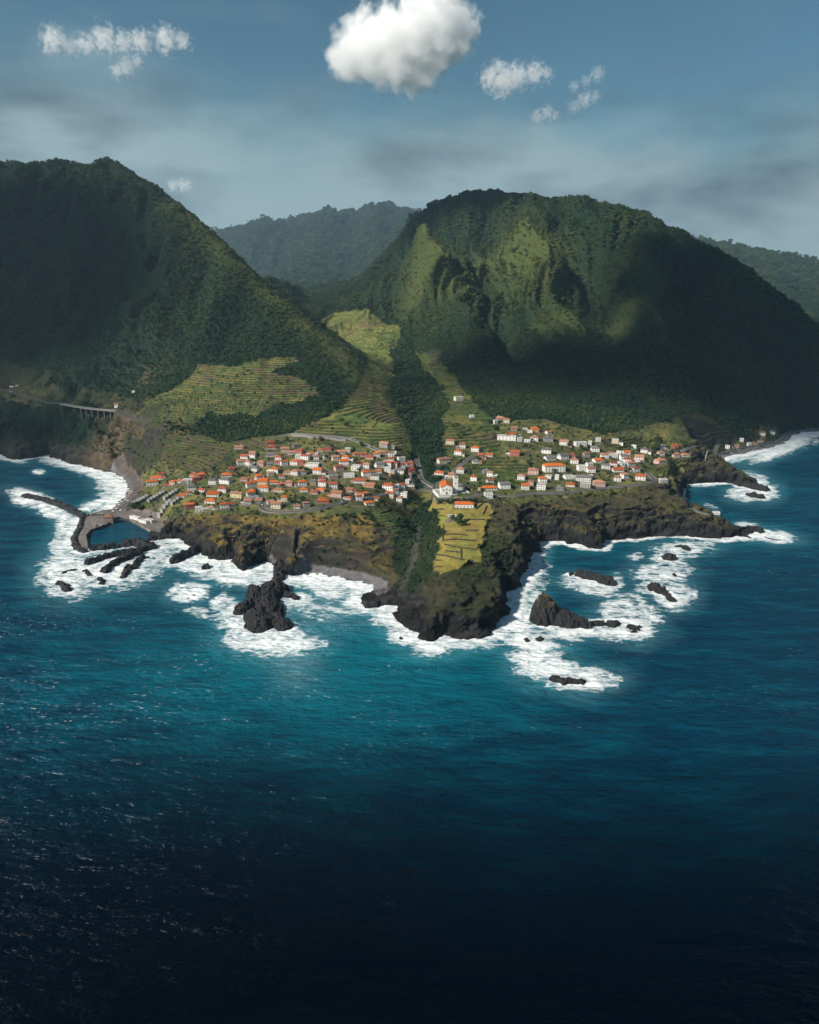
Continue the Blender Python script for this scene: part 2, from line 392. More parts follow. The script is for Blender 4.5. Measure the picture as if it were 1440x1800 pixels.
# ------------------------------------------------------------------ material and mesh helpers
def new_mat(name):
    m = bpy.data.materials.new(name); m.use_nodes = True
    nt = m.node_tree; b = nt.nodes['Principled BSDF']
    return m, nt, b
def nd(nt, t, **kw):
    n = nt.nodes.new(t)
    for k, v in kw.items(): setattr(n, k, v)
    return n
def plain(name, col, rough=0.8, var=0.25, scale=0.35, bump=0.0, spec=0.3, rand=0.0, detail=5.0):
    """base colour broken up by noise in object space, a little different for each object"""
    m, nt, b = new_mat(name); L = nt.links
    tc = nd(nt, 'ShaderNodeTexCoord')
    n = nd(nt, 'ShaderNodeTexNoise'); n.inputs['Scale'].default_value = scale; n.inputs['Detail'].default_value = detail; n.inputs['Roughness'].default_value = 0.65
    L.new(tc.outputs['Object'], n.inputs['Vector'])
    mr = nd(nt, 'ShaderNodeMapRange'); mr.inputs[1].default_value = 0.3; mr.inputs[2].default_value = 0.7; mr.inputs[3].default_value = 1 - var; mr.inputs[4].default_value = 1 + var
    L.new(n.outputs['Fac'], mr.inputs[0])
    oi = nd(nt, 'ShaderNodeObjectInfo')
    mr2 = nd(nt, 'ShaderNodeMapRange'); mr2.inputs[3].default_value = 1 - rand; mr2.inputs[4].default_value = 1 + rand
    L.new(oi.outputs['Random'], mr2.inputs[0])
    mu = nd(nt, 'ShaderNodeMath', operation='MULTIPLY'); L.new(mr.outputs[0], mu.inputs[0]); L.new(mr2.outputs[0], mu.inputs[1])
    vm = nd(nt, 'ShaderNodeVectorMath', operation='SCALE'); vm.inputs[0].default_value = col[:3]
    L.new(mu.outputs[0], vm.inputs['Scale']); L.new(vm.outputs[0], b.inputs['Base Color'])
    b.inputs['Roughness'].default_value = rough; b.inputs['Specular IOR Level'].default_value = spec
    if bump:
        bp = nd(nt, 'ShaderNodeBump'); bp.inputs['Strength'].default_value = 0.6; bp.inputs['Distance'].default_value = bump
        L.new(n.outputs['Fac'], bp.inputs['Height']); L.new(bp.outputs[0], b.inputs['Normal'])
    return m
def make_mesh(name, V, Fc, mats=None, smooth=False, colors=None, floats=None, matidx=None):
    me = bpy.data.meshes.new(name)
    V = np.asarray(V, np.float32)
    if isinstance(Fc, np.ndarray):
        k = Fc.shape[1]
        me.vertices.add(len(V)); me.vertices.foreach_set('co', V.ravel())
        me.loops.add(Fc.size); me.loops.foreach_set('vertex_index', Fc.ravel().astype(np.int32))
        me.polygons.add(len(Fc)); me.polygons.foreach_set('loop_start', np.arange(0, Fc.size, k, dtype=np.int32))
        me.update(calc_edges=True)
    else:
        me.from_pydata([tuple(map(float, v)) for v in V], [], Fc)
    if matidx is not None: me.polygons.foreach_set('material_index', np.asarray(matidx, np.int32))
    me.polygons.foreach_set('use_smooth', np.full(len(me.polygons), bool(smooth)))
    for k, v in (colors or {}).items():
        a = me.attributes.new(k, 'FLOAT_COLOR', 'POINT')
        a.data.foreach_set('color', np.hstack([v, np.ones((len(v), 1))]).astype(np.float32).ravel())
    for k, v in (floats or {}).items():
        a = me.attributes.new(k, 'FLOAT', 'POINT'); a.data.foreach_set('value', np.asarray(v, np.float32))
    for m in (mats or []): me.materials.append(m)
    return me
def add(name, data, parent=None, loc=(0, 0, 0), rz=0.0, label=None, cat=None, group=None, kind=None):
    o = bpy.data.objects.new(name, data); COL.objects.link(o)
    o.location = loc; o.rotation_euler = (0, 0, rz)
    if parent is not None: o.parent = parent
    for k, v in (('label', label), ('category', cat), ('group', group), ('kind', kind)):
        if v: o[k] = v
    return o
class MB:
    """collects boxes, prisms and quads into one mesh"""
    def __init__(s): s.v = []; s.f = []; s.m = []
    def quad(s, pts, m=0):
        i = len(s.v); s.v += list(pts); s.f.append(tuple(range(i, i + len(pts)))); s.m.append(m)
    def box(s, x0, x1, y0, y1, z0, z1, m=0):
        i = len(s.v)
        s.v += [(x0, y0, z0), (x1, y0, z0), (x1, y1, z0), (x0, y1, z0), (x0, y0, z1), (x1, y0, z1), (x1, y1, z1), (x0, y1, z1)]
        for f in ((0, 3, 2, 1), (4, 5, 6, 7), (0, 1, 5, 4), (1, 2, 6, 5), (2, 3, 7, 6), (3, 0, 4, 7)):
            s.f.append(tuple(i + k for k in f)); s.m.append(m)
    def cyl(s, x, y, z0, z1, r0, r1, n=8, m=0):
        i = len(s.v)
        for k in range(n):
            a = 2 * math.pi * k / n; s.v.append((x + r0 * math.cos(a), y + r0 * math.sin(a), z0))
        for k in range(n):
            a = 2 * math.pi * k / n; s.v.append((x + r1 * math.cos(a), y + r1 * math.sin(a), z1))
        for k in range(n):
            s.f.append((i + k, i + (k + 1) % n, i + n + (k + 1) % n, i + n + k)); s.m.append(m)
        s.f.append(tuple(i + n + k for k in range(n))); s.m.append(m)
    def mesh(s, name, mats, smooth=False):
        return make_mesh(name, np.array(s.v, np.float32), s.f, mats, smooth, matidx=s.m)

# ------------------------------------------------------------------ roads, read off the photo
def crop(ox, oy, s, pts): return [(ox + p[0] / s, oy + p[1] / s) + tuple(p[2:]) for p in pts]
ROADS = [
 ('village front road curving along the cliff top past the cars', 6.5, [(461,872),(465,880),(458,893),(469,901),(500,901),(529,899),(564,895),(592,886),(615,878),(634,878),(660,872),(690,866),(713,860),(740,860),(762,861)]),
 ('road climbing out of the ravine to the bridge by the church', 5.5, [(732,803),(737,820),(739,840),(748,850),(764,858)]),
 ('road wrapping round the white church wall', 5.0, [(764,860),(770,870),(788,877),(814,876),(840,871),(856,868),(880,872),(905,872)]),
 ('straight road climbing behind the church to the right spur', 5.0, [(768,856),(786,841),(804,821),(822,808),(839,797),(850,790)]),
 ('walled road above the orange roofs under the valley terraces', 6.0, [(470,772),(510,761),(549,765),(584,767),(611,769),(634,779),(662,791),(690,800)]),
 ('short hairpin road beside the white flat-roofed hall', 5.0, [(556,806),(561,814),(566,823),(577,830),(600,838)]),
 ('road dropping from the left houses to the harbour beach', 6.0, [(233,829),(241,842),(248,853),(243,868),(232,882),(222,893)]),
 ('cliff top road in front of the right village', 6.0, [(905,872),(937,867),(982,867),(1014,863),(1066,858),(1107,854),(1138,850),(1152,846),(1147,839),(1138,831)]),
 ('coast road running behind the far right beach', 6.0, [(1140,793),(1182,794),(1211,792),(1234,785),(1262,779)]),
 ('mountain road along the left terraces', 6.5, [(-60,680),(15,684),(40,697),(75,707),(110,711)]),
 ('mountain road leaving the right end of the viaduct', 6.5, [(205,723),(222,730),(240,738),(262,742)]),
 ('footpath winding down the rocky western point', 3.5, [(1178,853),(1194,866),(1210,884),(1226,899),(1246,908)]),
]
def smooth_path(P, step=4.0, it=2):
    P = np.asarray(P, float)
    for _ in range(it):
        Q = [P[0]]
        for a, b in zip(P[:-1], P[1:]): Q += [0.75 * a + 0.25 * b, 0.25 * a + 0.75 * b]
        Q.append(P[-1]); P = np.array(Q)
    s = np.concatenate([[0], np.cumsum(np.hypot(*np.diff(P[:, :2], axis=0).T))])
    t = np.linspace(0, s[-1], max(3, int(s[-1] / step)))
    return np.stack([np.interp(t, s, P[:, k]) for k in range(P.shape[1])], 1)
ROADP = []
for lab, w, pts in ROADS:
    P = hits(pts); P = smooth_path(P[ground(P[:, 0], P[:, 1]) > 6.5])
    z = ground(P[:, 0], P[:, 1])
    kk = np.ones(9) / 9
    z = np.convolve(np.pad(z, 4, mode='edge'), kk, 'valid')
    z = np.maximum(np.convolve(np.pad(z, 4, mode='edge'), kk, 'valid'), 4.0)
    ROADP.append((lab, w, np.column_stack([P[:, :2], z])))

# ------------------------------------------------------------------ houses, read off the photo: x, y of the wall foot, width in enlarged pixels, roof, (wall)
A = (220, 760, 5.143); B = (440, 740, 5.143); C = (680, 680, 5.143); D = (920, 720, 4.8); E = (1140, 730, 4.8)
HROWS = [
 ('scattered highest above the grey-roofed holiday units', A, [(1030,150,90,'T','p'),(1155,235,60,'T'),(1080,252,80,'R'),(1045,297,90,'T'),(1112,302,55,'T'),(1150,298,45,'F'),(960,347,70,'R','b'),(915,405,100,'O'),(1150,357,90,'G'),(1230,312,60,'T','p')]),
 ('the row facing the harbour road and fields', A, [(285,430,120,'O'),(318,392,60,'R'),(240,482,115,'O'),(370,500,45,'O'),(490,457,65,'O'),(618,402,80,'O'),(690,417,70,'O','r'),(560,470,100,'F','g'),(600,532,85,'G'),(640,448,80,'R','r'),(790,472,75,'G'),(905,467,120,'G'),(1080,442,85,'T','p'),(1210,432,75,'O')]),
 ('the belt just above the grey-roofed holiday units', A, [(515,592,90,'O'),(575,562,50,'O'),(700,542,60,'R'),(795,582,125,'O'),(770,642,110,'O'),(880,547,85,'R'),(1010,592,130,'T','y'),(1130,587,80,'O'),(1130,502,90,'O'),(1245,482,95,'O','y'),(1240,537,95,'O')]),
 ('the front row above the left cliff', A, [(585,692,95,'O','r'),(660,722,65,'F'),(722,717,60,'F','c'),(895,692,85,'O'),(955,672,80,'R'),(1130,642,80,'G'),(1190,622,60,'G'),(1110,660,80,'T','g'),(1365,692,105,'T','c')]),
 ('the top row beneath the walled valley road', B, [(180,212,80,'R','r'),(190,255,95,'R','p'),(180,322,90,'G'),(310,287,80,'T','p'),(372,302,75,'T'),(410,237,60,'G','g'),(450,302,70,'R','r'),(522,317,45,'F'),(557,312,50,'O'),(705,272,75,'R','r'),(812,302,95,'T'),(880,287,55,'F','c'),(1030,322,75,'R','p'),(1085,347,80,'R','p'),(1145,332,60,'O'),(1188,302,95,'T','p'),(1215,242,95,'T','g'),(1278,252,55,'T','c'),(1305,302,40,'F'),(1275,322,55,'T'),(1365,372,75,'F')]),
 ('the second row from the top of the orange-roofed quarter', B, [(20,322,65,'T'),(100,407,75,'T','c'),(40,462,75,'G'),(255,362,65,'O'),(245,392,70,'R','p'),(302,402,70,'O'),(400,402,85,'O'),(452,402,80,'R','r'),(430,347,55,'F'),(497,352,85,'R'),(770,362,75,'T','c'),(865,362,75,'O'),(845,402,95,'O'),(800,452,95,'R','p'),(990,412,65,'O','p'),(955,452,90,'F'),(1165,422,90,'G'),(1250,412,65,'O'),(1272,377,60,'R'),(1310,417,60,'R','p'),(1372,432,60,'R'),(1425,402,45,'O')]),
 ('the middle row of the orange-roofed quarter', B, [(220,472,95,'O'),(180,492,65,'T'),(285,517,60,'O'),(340,482,85,'T','c'),(405,492,75,'T'),(610,482,90,'O'),(755,522,85,'G','b'),(890,512,110,'F'),(1045,502,85,'O'),(990,562,115,'R'),(1130,532,85,'G'),(1160,472,60,'O'),(1245,462,65,'F'),(1280,502,50,'T','p'),(1350,482,90,'G')]),
 ('the fourth row of the orange-roofed quarter', B, [(75,532,75,'O'),(40,592,80,'O','p'),(125,572,100,'O'),(210,572,75,'O'),(120,642,105,'O'),(350,592,65,'T','p'),(470,592,85,'O'),(485,642,80,'O'),(570,582,70,'G','b'),(650,542,75,'R'),(655,592,80,'R'),(575,662,85,'R','p'),(640,642,90,'O','p'),(745,612,90,'R'),(895,642,85,'T','p'),(1085,602,110,'T','o'),(1045,672,42,'O','r'),(1250,622,115,'O'),(1320,602,50,'F'),(1370,612,60,'O'),(1425,572,40,'F')]),
 ('the seaward row beside the cliff top road', B, [(15,672,65,'O'),(60,742,95,'T','g'),(250,642,80,'T','c'),(225,792,100,'T','c'),(420,792,60,'T'),(660,742,115,'O','r'),(790,692,110,'T','p'),(1075,762,95,'O'),(1265,692,90,'R','c'),(1310,662,60,'T'),(1340,732,80,'T'),(1385,692,80,'F')]),
 ('the scattered row up the right spur terraces', C, [(650,125,85,'F','c'),(770,277,45,'F'),(1030,300,90,'T','b'),(985,337,42,'F','c'),(1088,327,60,'T','c'),(1155,402,60,'T','b'),(1130,462,120,'O','b'),(1090,484,190,'F'),(1255,397,40,'F'),(1300,417,50,'F'),(1345,412,75,'O','o'),(1340,492,80,'T'),(1270,502,60,'F'),(1200,497,50,'F')]),
 ('the fields between church and right village', C, [(580,522,90,'T','c'),(685,557,58,'T'),(650,617,75,'O'),(805,587,80,'O'),(925,632,75,'O'),(845,652,62,'O','b'),(800,692,58,'G'),(1165,627,95,'R','r'),(520,692,140,'T','c'),(480,797,98,'O'),(670,782,78,'T'),(590,827,75,'T','c'),(790,852,65,'O'),(905,782,75,'G','g'),(935,812,60,'T'),(935,862,70,'R'),(1330,792,105,'T','p'),(1220,842,75,'T')]),
 ('beside the ravine bridge', C, [(215,722,70,'R','r'),(222,767,70,'R','r'),(205,827,55,'T','g'),(215,902,85,'G')]),
 ('the cliff top row right of the promontory', C, [(935,935,145,'O'),(1065,922,110,'G'),(1255,932,80,'O'),(1305,892,55,'T','p'),(1412,867,80,'O'),(1400,932,90,'F'),(920,1010,85,'F')]),
 ('the highest row of the right village under the dark slope', D, [(215,205,50,'T'),(215,272,85,'G','g'),(350,302,80,'T'),(485,312,110,'F'),(200,372,90,'G'),(610,357,75,'G'),(780,287,60,'F','c'),(635,272,42,'F'),(565,302,32,'F'),(935,337,42,'F'),(1025,367,60,'G'),(1170,337,60,'G'),(1285,332,60,'O','r'),(1370,397,75,'T'),(1165,392,55,'T','c'),(1290,407,70,'T','c')]),
 ('the middle row of the right village', D, [(230,427,100,'G'),(340,422,90,'G'),(415,412,60,'R','r'),(435,457,70,'T'),(535,402,60,'T','g'),(635,447,85,'O'),(690,412,70,'T'),(740,382,60,'T'),(765,407,70,'F'),(810,372,42,'F'),(875,377,65,'O'),(845,422,60,'G'),(885,452,70,'R'),(985,432,80,'T'),(1000,452,50,'T'),(1165,462,90,'T','p'),(830,482,60,'F'),(905,482,85,'T')]),
 ('the third row of the right village', D, [(500,517,85,'F'),(560,492,60,'F'),(575,532,75,'T'),(700,502,70,'G'),(742,502,45,'O'),(765,482,60,'R'),(805,527,100,'O'),(950,527,70,'R'),(215,582,60,'F'),(287,592,36,'F'),(390,587,90,'F')]),
 ('the front row of the right village along the cliff road', D, [(405,652,80,'O'),(570,592,32,'F'),(862,582,70,'T'),(800,607,60,'T'),(645,652,105,'T','p'),(530,660,95,'F','g'),(995,597,90,'O'),(315,682,70,'G','g')]),
 ('the far hamlet behind the right beach', E, [(960,172,60,'T'),(1045,162,50,'G'),(790,224,32,'F'),(735,277,60,'T'),(850,262,42,'F'),(895,252,60,'T','p'),(945,227,50,'T'),(670,284,36,'F')]),
]
ROOFW = {'O': 'bright orange', 'R': 'dark red', 'T': 'dull terracotta', 'G': 'grey', 'F': 'flat'}
WALLW = {'w': 'white', 'c': 'cream', 'p': 'pink', 'y': 'yellow', 'g': 'grey', 'r': 'red', 'b': 'brown', 'o': 'ochre'}
ORD = ['leftmost', 'second from the left', 'third from the left', 'fourth from the left', 'fifth from the left', 'sixth from the left', 'seventh from the left', 'eighth from the left', 'ninth from the left', 'tenth from the left', 'eleventh from the left', 'twelfth from the left',
       'thirteenth from the left', 'fourteenth from the left', 'fifteenth from the left', 'sixteenth from the left', 'seventeenth from the left', 'eighteenth from the left', 'nineteenth from the left', 'twentieth from the left', 'twenty-first from the left', 'twenty-second from the left']
ORD += [w + ' from the left' for w in ('twenty-third', 'twenty-fourth', 'twenty-fifth', 'twenty-sixth', 'twenty-seventh', 'twenty-eighth', 'twenty-ninth', 'thirtieth', 'thirty-first', 'thirty-second', 'thirty-third', 'thirty-fourth', 'thirty-fifth', 'thirty-sixth')]
HOUSES = []; PADS = []
fr_ = random.Random(44); extra = 0
for row, fr0, lst in HROWS:
    if fr0 not in (A, B): continue
    srt = sorted(lst, key=lambda q: q[0])
    for q1, q2 in zip(srt[:-1], srt[1:]):
        gap = q2[0] - q1[0]
        for k in range(int(gap > 72) + int(gap > 150)):
            if extra >= 56: break
            nx_ = q1[0] + gap * (0.5 if gap <= 150 else (0.36, 0.68)[k]); ny_ = (q1[1] + q2[1]) / 2 + fr_.uniform(-16, 16)
            px_, py_ = fr0[0] + nx_ / fr0[2], fr0[1] + ny_ / fr0[2]
            if any(abs((f2[0] + o[0] / f2[2]) - px_) < (o[2] / f2[2] + 10) * 0.5 and abs((f2[1] + o[1] / f2[2]) - py_) < 5.5 for _, f2, l2 in HROWS for o in l2): continue
            lst.append((nx_, ny_, fr_.uniform(45, 66), fr_.choice('OOTRTG'), fr_.choice('wwcpg'))); extra += 1
print('extra houses', extra)
hr = random.Random(5)
for row, (ox, oy, s), lst in HROWS:
    rows = sorted(lst, key=lambda q: q[0])
    for i, q in enumerate(rows):
        px, py = ox + q[0] / s, oy + q[1] / s
        x, y, z = hit(px, py)
        dist = math.sqrt(x * x + y * y + (CAM_H - z) ** 2)
        w = q[2] / s * dist / F * 0.86
        roof = q[3]; wall = q[4] if len(q) > 4 else 'w'
        dpt = w * hr.uniform(0.62, 0.85) if w < 16 else w * hr.uniform(0.42, 0.55)
        dpt = min(max(dpt, 5.0), 13.0)
        rz = hr.uniform(-0.42, 0.42)
        st = 2 if (hr.random() < 0.6 and w > 6.5) else 1
        if w < 5.5: st = hr.choice([1, 2])
        HOUSES.append(dict(x=x, y=y + dpt * 0.5, z=z, w=w, d=dpt, rz=rz, st=st, roof=roof, wall=wall, row=row, o=i, n=len(rows)))
for h in HOUSES:
    PADS.append((h['x'], h['y'], h['w'] / 2 + 1.2, h['d'] / 2 + 1.2, h['rz'], h['z']))
CHURCH = hit(792, 872); CHURCH = (CHURCH[0], CHURCH[1] + 12, CHURCH[2])
PADS.append((CHURCH[0] + 2, CHURCH[1] - 1, 24, 17, 0.12, CHURCH[2]))
BIGH = hit(817, 893); PADS.append((BIGH[0], BIGH[1] + 6, 14, 8, -0.05, BIGH[2]))
RUIN = hit(795, 917); PADS.append((RUIN[0], RUIN[1] + 4, 7, 5, 0.0, RUIN[2]))
HOTEL = hit(975, 830); PADS.append((HOTEL[0], HOTEL[1] + 7, 17, 8, 0.12, HOTEL[2]))
GYM = hit(549, 823); PADS.append((GYM[0], GYM[1] + 5, 10, 6, -0.06, GYM[2]))
SCHOOL = hit(1026, 846); PADS.append((SCHOOL[0], SCHOOL[1] + 5, 10, 6, -0.04, SCHOOL[2]))
POINTH = hit(1167, 851); PADS.append((POINTH[0], POINTH[1] + 4, 6, 5, 0.1, POINTH[2]))

# ------------------------------------------------------------------ land cover zones (outlines read off the photo)
TERR = [
 ([(236,742),(240,715),(300,690),(345,642),(420,642),(470,628),(522,630),(480,655),(560,683),(556,700),(480,714),(440,738),(380,722),(330,745),(270,748)], 3.0, 'g'),
 ([(-80,640),(0,640),(40,650),(85,648),(105,685),(180,688),(236,702),(232,716),(120,706),(60,702),(0,690),(-80,690)], 3.0, 'd'),
 ([(0,700),(60,716),(110,722),(200,742),(190,728),(100,716),(30,700)], 3.0, 'd'),
 ([(222,778),(300,760),(420,775),(472,768),(452,800),(415,832),(330,832),(252,826),(230,802)], 2.6, 'd'),
 ([(560,566),(590,548),(645,540),(706,574),(700,612),(684,612),(690,660),(680,690),(706,740),(718,790),(700,802),(640,774),(600,764),(500,770),(556,738),(600,714),(628,680),(640,655),(634,625),(600,614)], 3.0, 'g'),
 ([(722,610),(768,612),(815,688),(860,735),(880,760),(872,790),(960,830),(950,862),(880,868),(812,862),(800,835),(790,815),(775,780),(786,700)], 2.6, 'm'),
 ([(638,900),(690,880),(718,890),(716,912),(690,946),(668,926)], 1.8, 'm'),
 ([(688,925),(706,925),(702,962),(684,962)], 1.8, 'm'),
 ([(1060,770),(1130,772),(1150,790),(1090,792),(1060,785)], 2.2, 'd'),
]
PROM = [(764,882),(800,890),(862,885),(862,906),(848,950),(847,985),(812,992),(800,1000),(768,1008),(760,992),(776,930),(762,900)]
VILL = [[(245,838),(330,826),(410,830),(468,766),(520,768),(700,790),(722,800),(724,850),(770,855),(766,872),(722,896),(640,902),(500,910),(300,912),(252,892)],
        [(770,858),(800,815),(868,780),(880,742),(960,738),(1060,764),(1240,783),(1256,800),(1200,835),(1182,856),(1100,862),(905,888),(870,882),(790,880)],
        [(1240,786),(1300,778),(1385,756),(1395,765),(1370,780),(1290,800),(1250,812)]]
def zone_xy(pts): return hits(pts)[:, :2]
TERRXY = [(zone_xy(p), dh, c) for p, dh, c in TERR]
GORGE = [(720,872),(762,880),(772,930),(762,996),(722,1048),(698,1038),(692,962),(716,916)]
GORGEXY = zone_xy(GORGE)
PROMXY = zone_xy(PROM); VILLXY = [zone_xy(p) for p in VILL]
def zone_mask(x, y, poly, edge=0.0):
    m = np.zeros(x.shape, bool)
    x0, y0 = poly.min(0) - 12; x1, y1 = poly.max(0) + 12
    b = (x > x0) & (x < x1) & (y > y0) & (y < y1)
    if b.any():
        xb, yb = x[b], y[b]
        m[b] = in_poly(xb + 5 * perlin(xb / 17, yb / 17, 71) + edge * perlin(xb / 55, yb / 55, 73), yb + 7 * perlin(xb / 19, yb / 19, 72) + edge * perlin(xb / 50, yb / 50, 74), poly)
    return m
def road_field(x, y, reach=7.0):
    """distance to the nearest road centre and the road's height there"""
    dd = np.full(x.shape, 1e6); zz = np.zeros(x.shape); ww = np.ones(x.shape) * 3
    for lab, w, P in ROADP:
        b = (x > P[:, 0].min() - 16) & (x < P[:, 0].max() + 16) & (y > P[:, 1].min() - 16) & (y < P[:, 1].max() + 16)
        if not b.any(): continue
        ib = np.where(b)[0]; xb, yb = x[ib], y[ib]
        for i in range(0, len(P)):
            q = (xb - P[i, 0]) ** 2 + (yb - P[i, 1]) ** 2
            m = (q < 256)
            if not m.any(): continue
            j = ib[m]; dist = np.sqrt(q[m])
            up = dist < dd[j]
            j = j[up]; dd[j] = dist[up]; zz[j] = P[i, 2]; ww[j] = w / 2
    return dd, zz, ww

# ------------------------------------------------------------------ terrain mesh
cols = np.linspace(-170, 1610, 800)
r1 = np.exp(np.arange(math.log(556), math.log(1330), 0.00142))
r2 = np.exp(np.arange(math.log(r1[-1]) + 0.002, math.log(2400), 0.0030))
r3 = np.exp(np.arange(math.log(r2[-1]) + 0.005, math.log(9000), 0.0072))
rows_ = np.concatenate([r1, r2, r3])
SX = (cols - 720) / (F * CT)
TX = (rows_[:, None] * SX[None, :]); TY = np.repeat(rows_[:, None], len(cols), 1)
NR, NC = TX.shape
TX = TX.ravel(); TY = TY.ravel()
H, CD, CTY, _ = base_height(TX, TY)
H = H.astype(np.float64)
vq = at_Y(184, 728, 1262); H -= 11 * np.exp(-(((TX - vq[0]) / 26) ** 2 + ((TY - vq[1]) / 30) ** 2))
forest = np.ones(len(TX)); tcode = np.full(len(TX), -1); tlev = np.zeros(len(TX))
RD, RZ, RW = road_field(TX, TY)
vill = np.zeros(len(TX), bool)
for p in VILLXY: vill |= zone_mask(TX, TY, p)
prom = zone_mask(TX, TY, PROMXY, 6.0)
for k, (p, dh, c) in enumerate(TERRXY):
    m = zone_mask(TX, TY, p, 10.0) & (CD > 12)
    hh = H[m] + 1.2 * perlin(TX[m] / 30, TY[m] / 30, 81 + k)
    fl = np.floor(hh / dh); fr = hh / dh - fl
    t = sstep(0.60, 0.96, fr)
    H[m] = (fl + t) * dh
    tcode[m] = 'gdm'.index(c); tlev[m] = fl
# ledges of the lava flows in the sea cliffs
lz = ~((CTY == 1) & (CD < 30)) & (CD > 5) & (CD < 95) & (CTY != 2) & (H > 3) & (H < 48) & (TX > -420) & (TX < 620) & ~prom & (tcode < 0) & ~(vill & (CD > 55))
hw = H[lz] + 7 * fbm(TX[lz] / 34, TY[lz] / 34, 3, 501)
dl = 7.5; fl = np.floor(hw / dl); fr = hw / dl - fl
H[lz] += 0.9 * ((fl + sstep(0.35, 0.95, fr)) * dl - hw) * sstep(5, 14, CD[lz]) * sstep(95, 70, CD[lz])
# roads and building pads cut into the slope
mr = RD < RW + 4
bl = sstep(0, 1, np.clip((RW[mr] + 4 - RD[mr]) / 3.2, 0, 1))
H[mr] = H[mr] * (1 - bl) + (RZ[mr] - 0.25) * bl
padm = np.zeros(len(TX))
for (x, y, hw, hd, rz, z) in PADS:
    R = math.hypot(hw, hd) + 4
    b = np.where((np.abs(TX - x) < R) & (np.abs(TY - y) < R))[0]
    if not len(b): continue
    c, s = math.cos(rz), math.sin(rz)
    u = np.abs((TX[b] - x) * c + (TY[b] - y) * s) - hw; v = np.abs(-(TX[b] - x) * s + (TY[b] - y) * c) - hd
    t = 1 - sstep(0, 3.0, np.maximum(np.maximum(u, v), 0))
    H[b] = H[b] * (1 - t) + (z - 0.1) * t; padm[b] = np.maximum(padm[b], t)
P3 = np.stack([TX, TY, H], 1).reshape(NR, NC, 3)
def grid_normals(P3):
    a = np.gradient(P3, axis=1); b = np.gradient(P3, axis=0)
    n = np.cross(a, b); n /= np.linalg.norm(n, axis=2, keepdims=True) + 1e-9
    return n
N3 = grid_normals(P3).reshape(-1, 3)
slope = 1 - N3[:, 2]
# crags: steep ground near the sea is pushed in and out in three dimensions
crag = sstep(0.07, 0.30, slope) * (CD < 120) * (CD > -2) * ((CTY == 0) | (CTY == 3)) * (H > -2) * (padm < 0.05) * (RD > RW + 3)
ci = np.where(crag > 0.01)[0]
x, y, z = TX[ci], TY[ci], H[ci]
dsp = 4.6 * vnoise3(x / 17, y / 17, z / 8, 1) + 3.4 * vnoise3(x / 7.5, y / 7.5, z / 4.2, 2) + 1.7 * vnoise3(x / 3.2, y / 3.2, z / 2.2, 3)
P3 = P3.reshape(-1, 3)
P3[ci] += N3[ci] * (dsp * crag[ci])[:, None]
TX, TY, H = P3[:, 0], P3[:, 1], P3[:, 2]
N3 = grid_normals(P3.reshape(NR, NC, 3)).reshape(-1, 3); slope = 1 - N3[:, 2]

# land cover colours (the ground itself, plus sunlight painted on the spurs)
n1 = fbm(TX / 40, TY / 40, 4, 101); n2 = fbm(TX / 9, TY / 9, 3, 102); n3 = perlin(TX / 140, TY / 140, 103); n4 = fbm(TX / 4, TY / 4, 2, 104)
def C3(*c): return np.array(c)
alb = np.tile(C3(0.012, 0.029, 0.015), (len(TX), 1)) * (1 + 0.35 * n2)[:, None]
def put(mask, w, col):
    w = np.clip(w, 0, 1)
    alb[mask] = alb[mask] * (1 - w[mask][:, None]) + (col[mask] if isinstance(col, np.ndarray) and col.ndim == 2 else col) * w[mask][:, None]
allv = np.ones(len(TX), bool); one = np.ones(len(TX))
def sunlit_grass(x, y):
    """open grass with sunlight painted into its colour, on the upper spurs of the right mountain and the crest of the left one"""
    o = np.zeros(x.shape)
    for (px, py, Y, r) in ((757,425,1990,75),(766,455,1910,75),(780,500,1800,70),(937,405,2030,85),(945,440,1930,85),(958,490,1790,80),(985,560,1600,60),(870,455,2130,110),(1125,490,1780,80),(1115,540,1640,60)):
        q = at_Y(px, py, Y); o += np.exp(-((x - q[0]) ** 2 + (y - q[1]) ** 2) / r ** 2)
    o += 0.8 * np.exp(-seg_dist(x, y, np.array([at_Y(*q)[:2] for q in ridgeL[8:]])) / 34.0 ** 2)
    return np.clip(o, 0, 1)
SUNLIT_GRASS = sunlit_grass(TX, TY)
put(allv, SUNLIT_GRASS * 0.75, C3(0.080, 0.098, 0.028) * (1 + 0.35 * n2)[:, None])  # sunlit tone put into the ground colour of the spurs
cliffz = (CD < 130) & (CD > -20) & (TY < 1330)
wcl = sstep(130, 70, CD) * np.where(TX < -470, sstep(34, 18, H + 8 * n1), 1.0)
put(cliffz, wcl, C3(0.060, 0.058, 0.030))                                           # scrub on the sea cliffs
ochre = sstep(-0.15, 0.25, n1 + 0.35 * n2) * sstep(0.62, 0.25, slope) * sstep(5, 14, H)
leftcl = sstep(30, -40, TX) * sstep(-470, -400, TX)
put(cliffz, ochre * (0.25 + 0.75 * leftcl) * wcl, C3(0.195, 0.135, 0.036))
brown = sstep(-0.1, 0.35, -n1 + 0.3 * n2)
put(cliffz, brown * wcl * 0.8 * (0.35 + 0.65 * leftcl), C3(0.105, 0.072, 0.044))
rock = sstep(0.27, 0.48, slope + 0.12 * n2 + 0.08 * n4)
vr3 = vnoise3(TX / 9, TY / 9, H / 5, 9) + 0.6 * vnoise3(TX / 4, TY / 4, H / 2.5, 10)
rock = np.maximum(rock, sstep(0.15, 0.5, vr3 + 1.2 * (slope - 0.3)) * sstep(0.12, 0.3, slope))
put(cliffz, rock * wcl * sstep(-60, -20, CD), C3(0.030, 0.028, 0.028))
strata = sstep(0.1, 0.5, np.sin(H / 1.9 + 4 * n1 + 2 * n2))
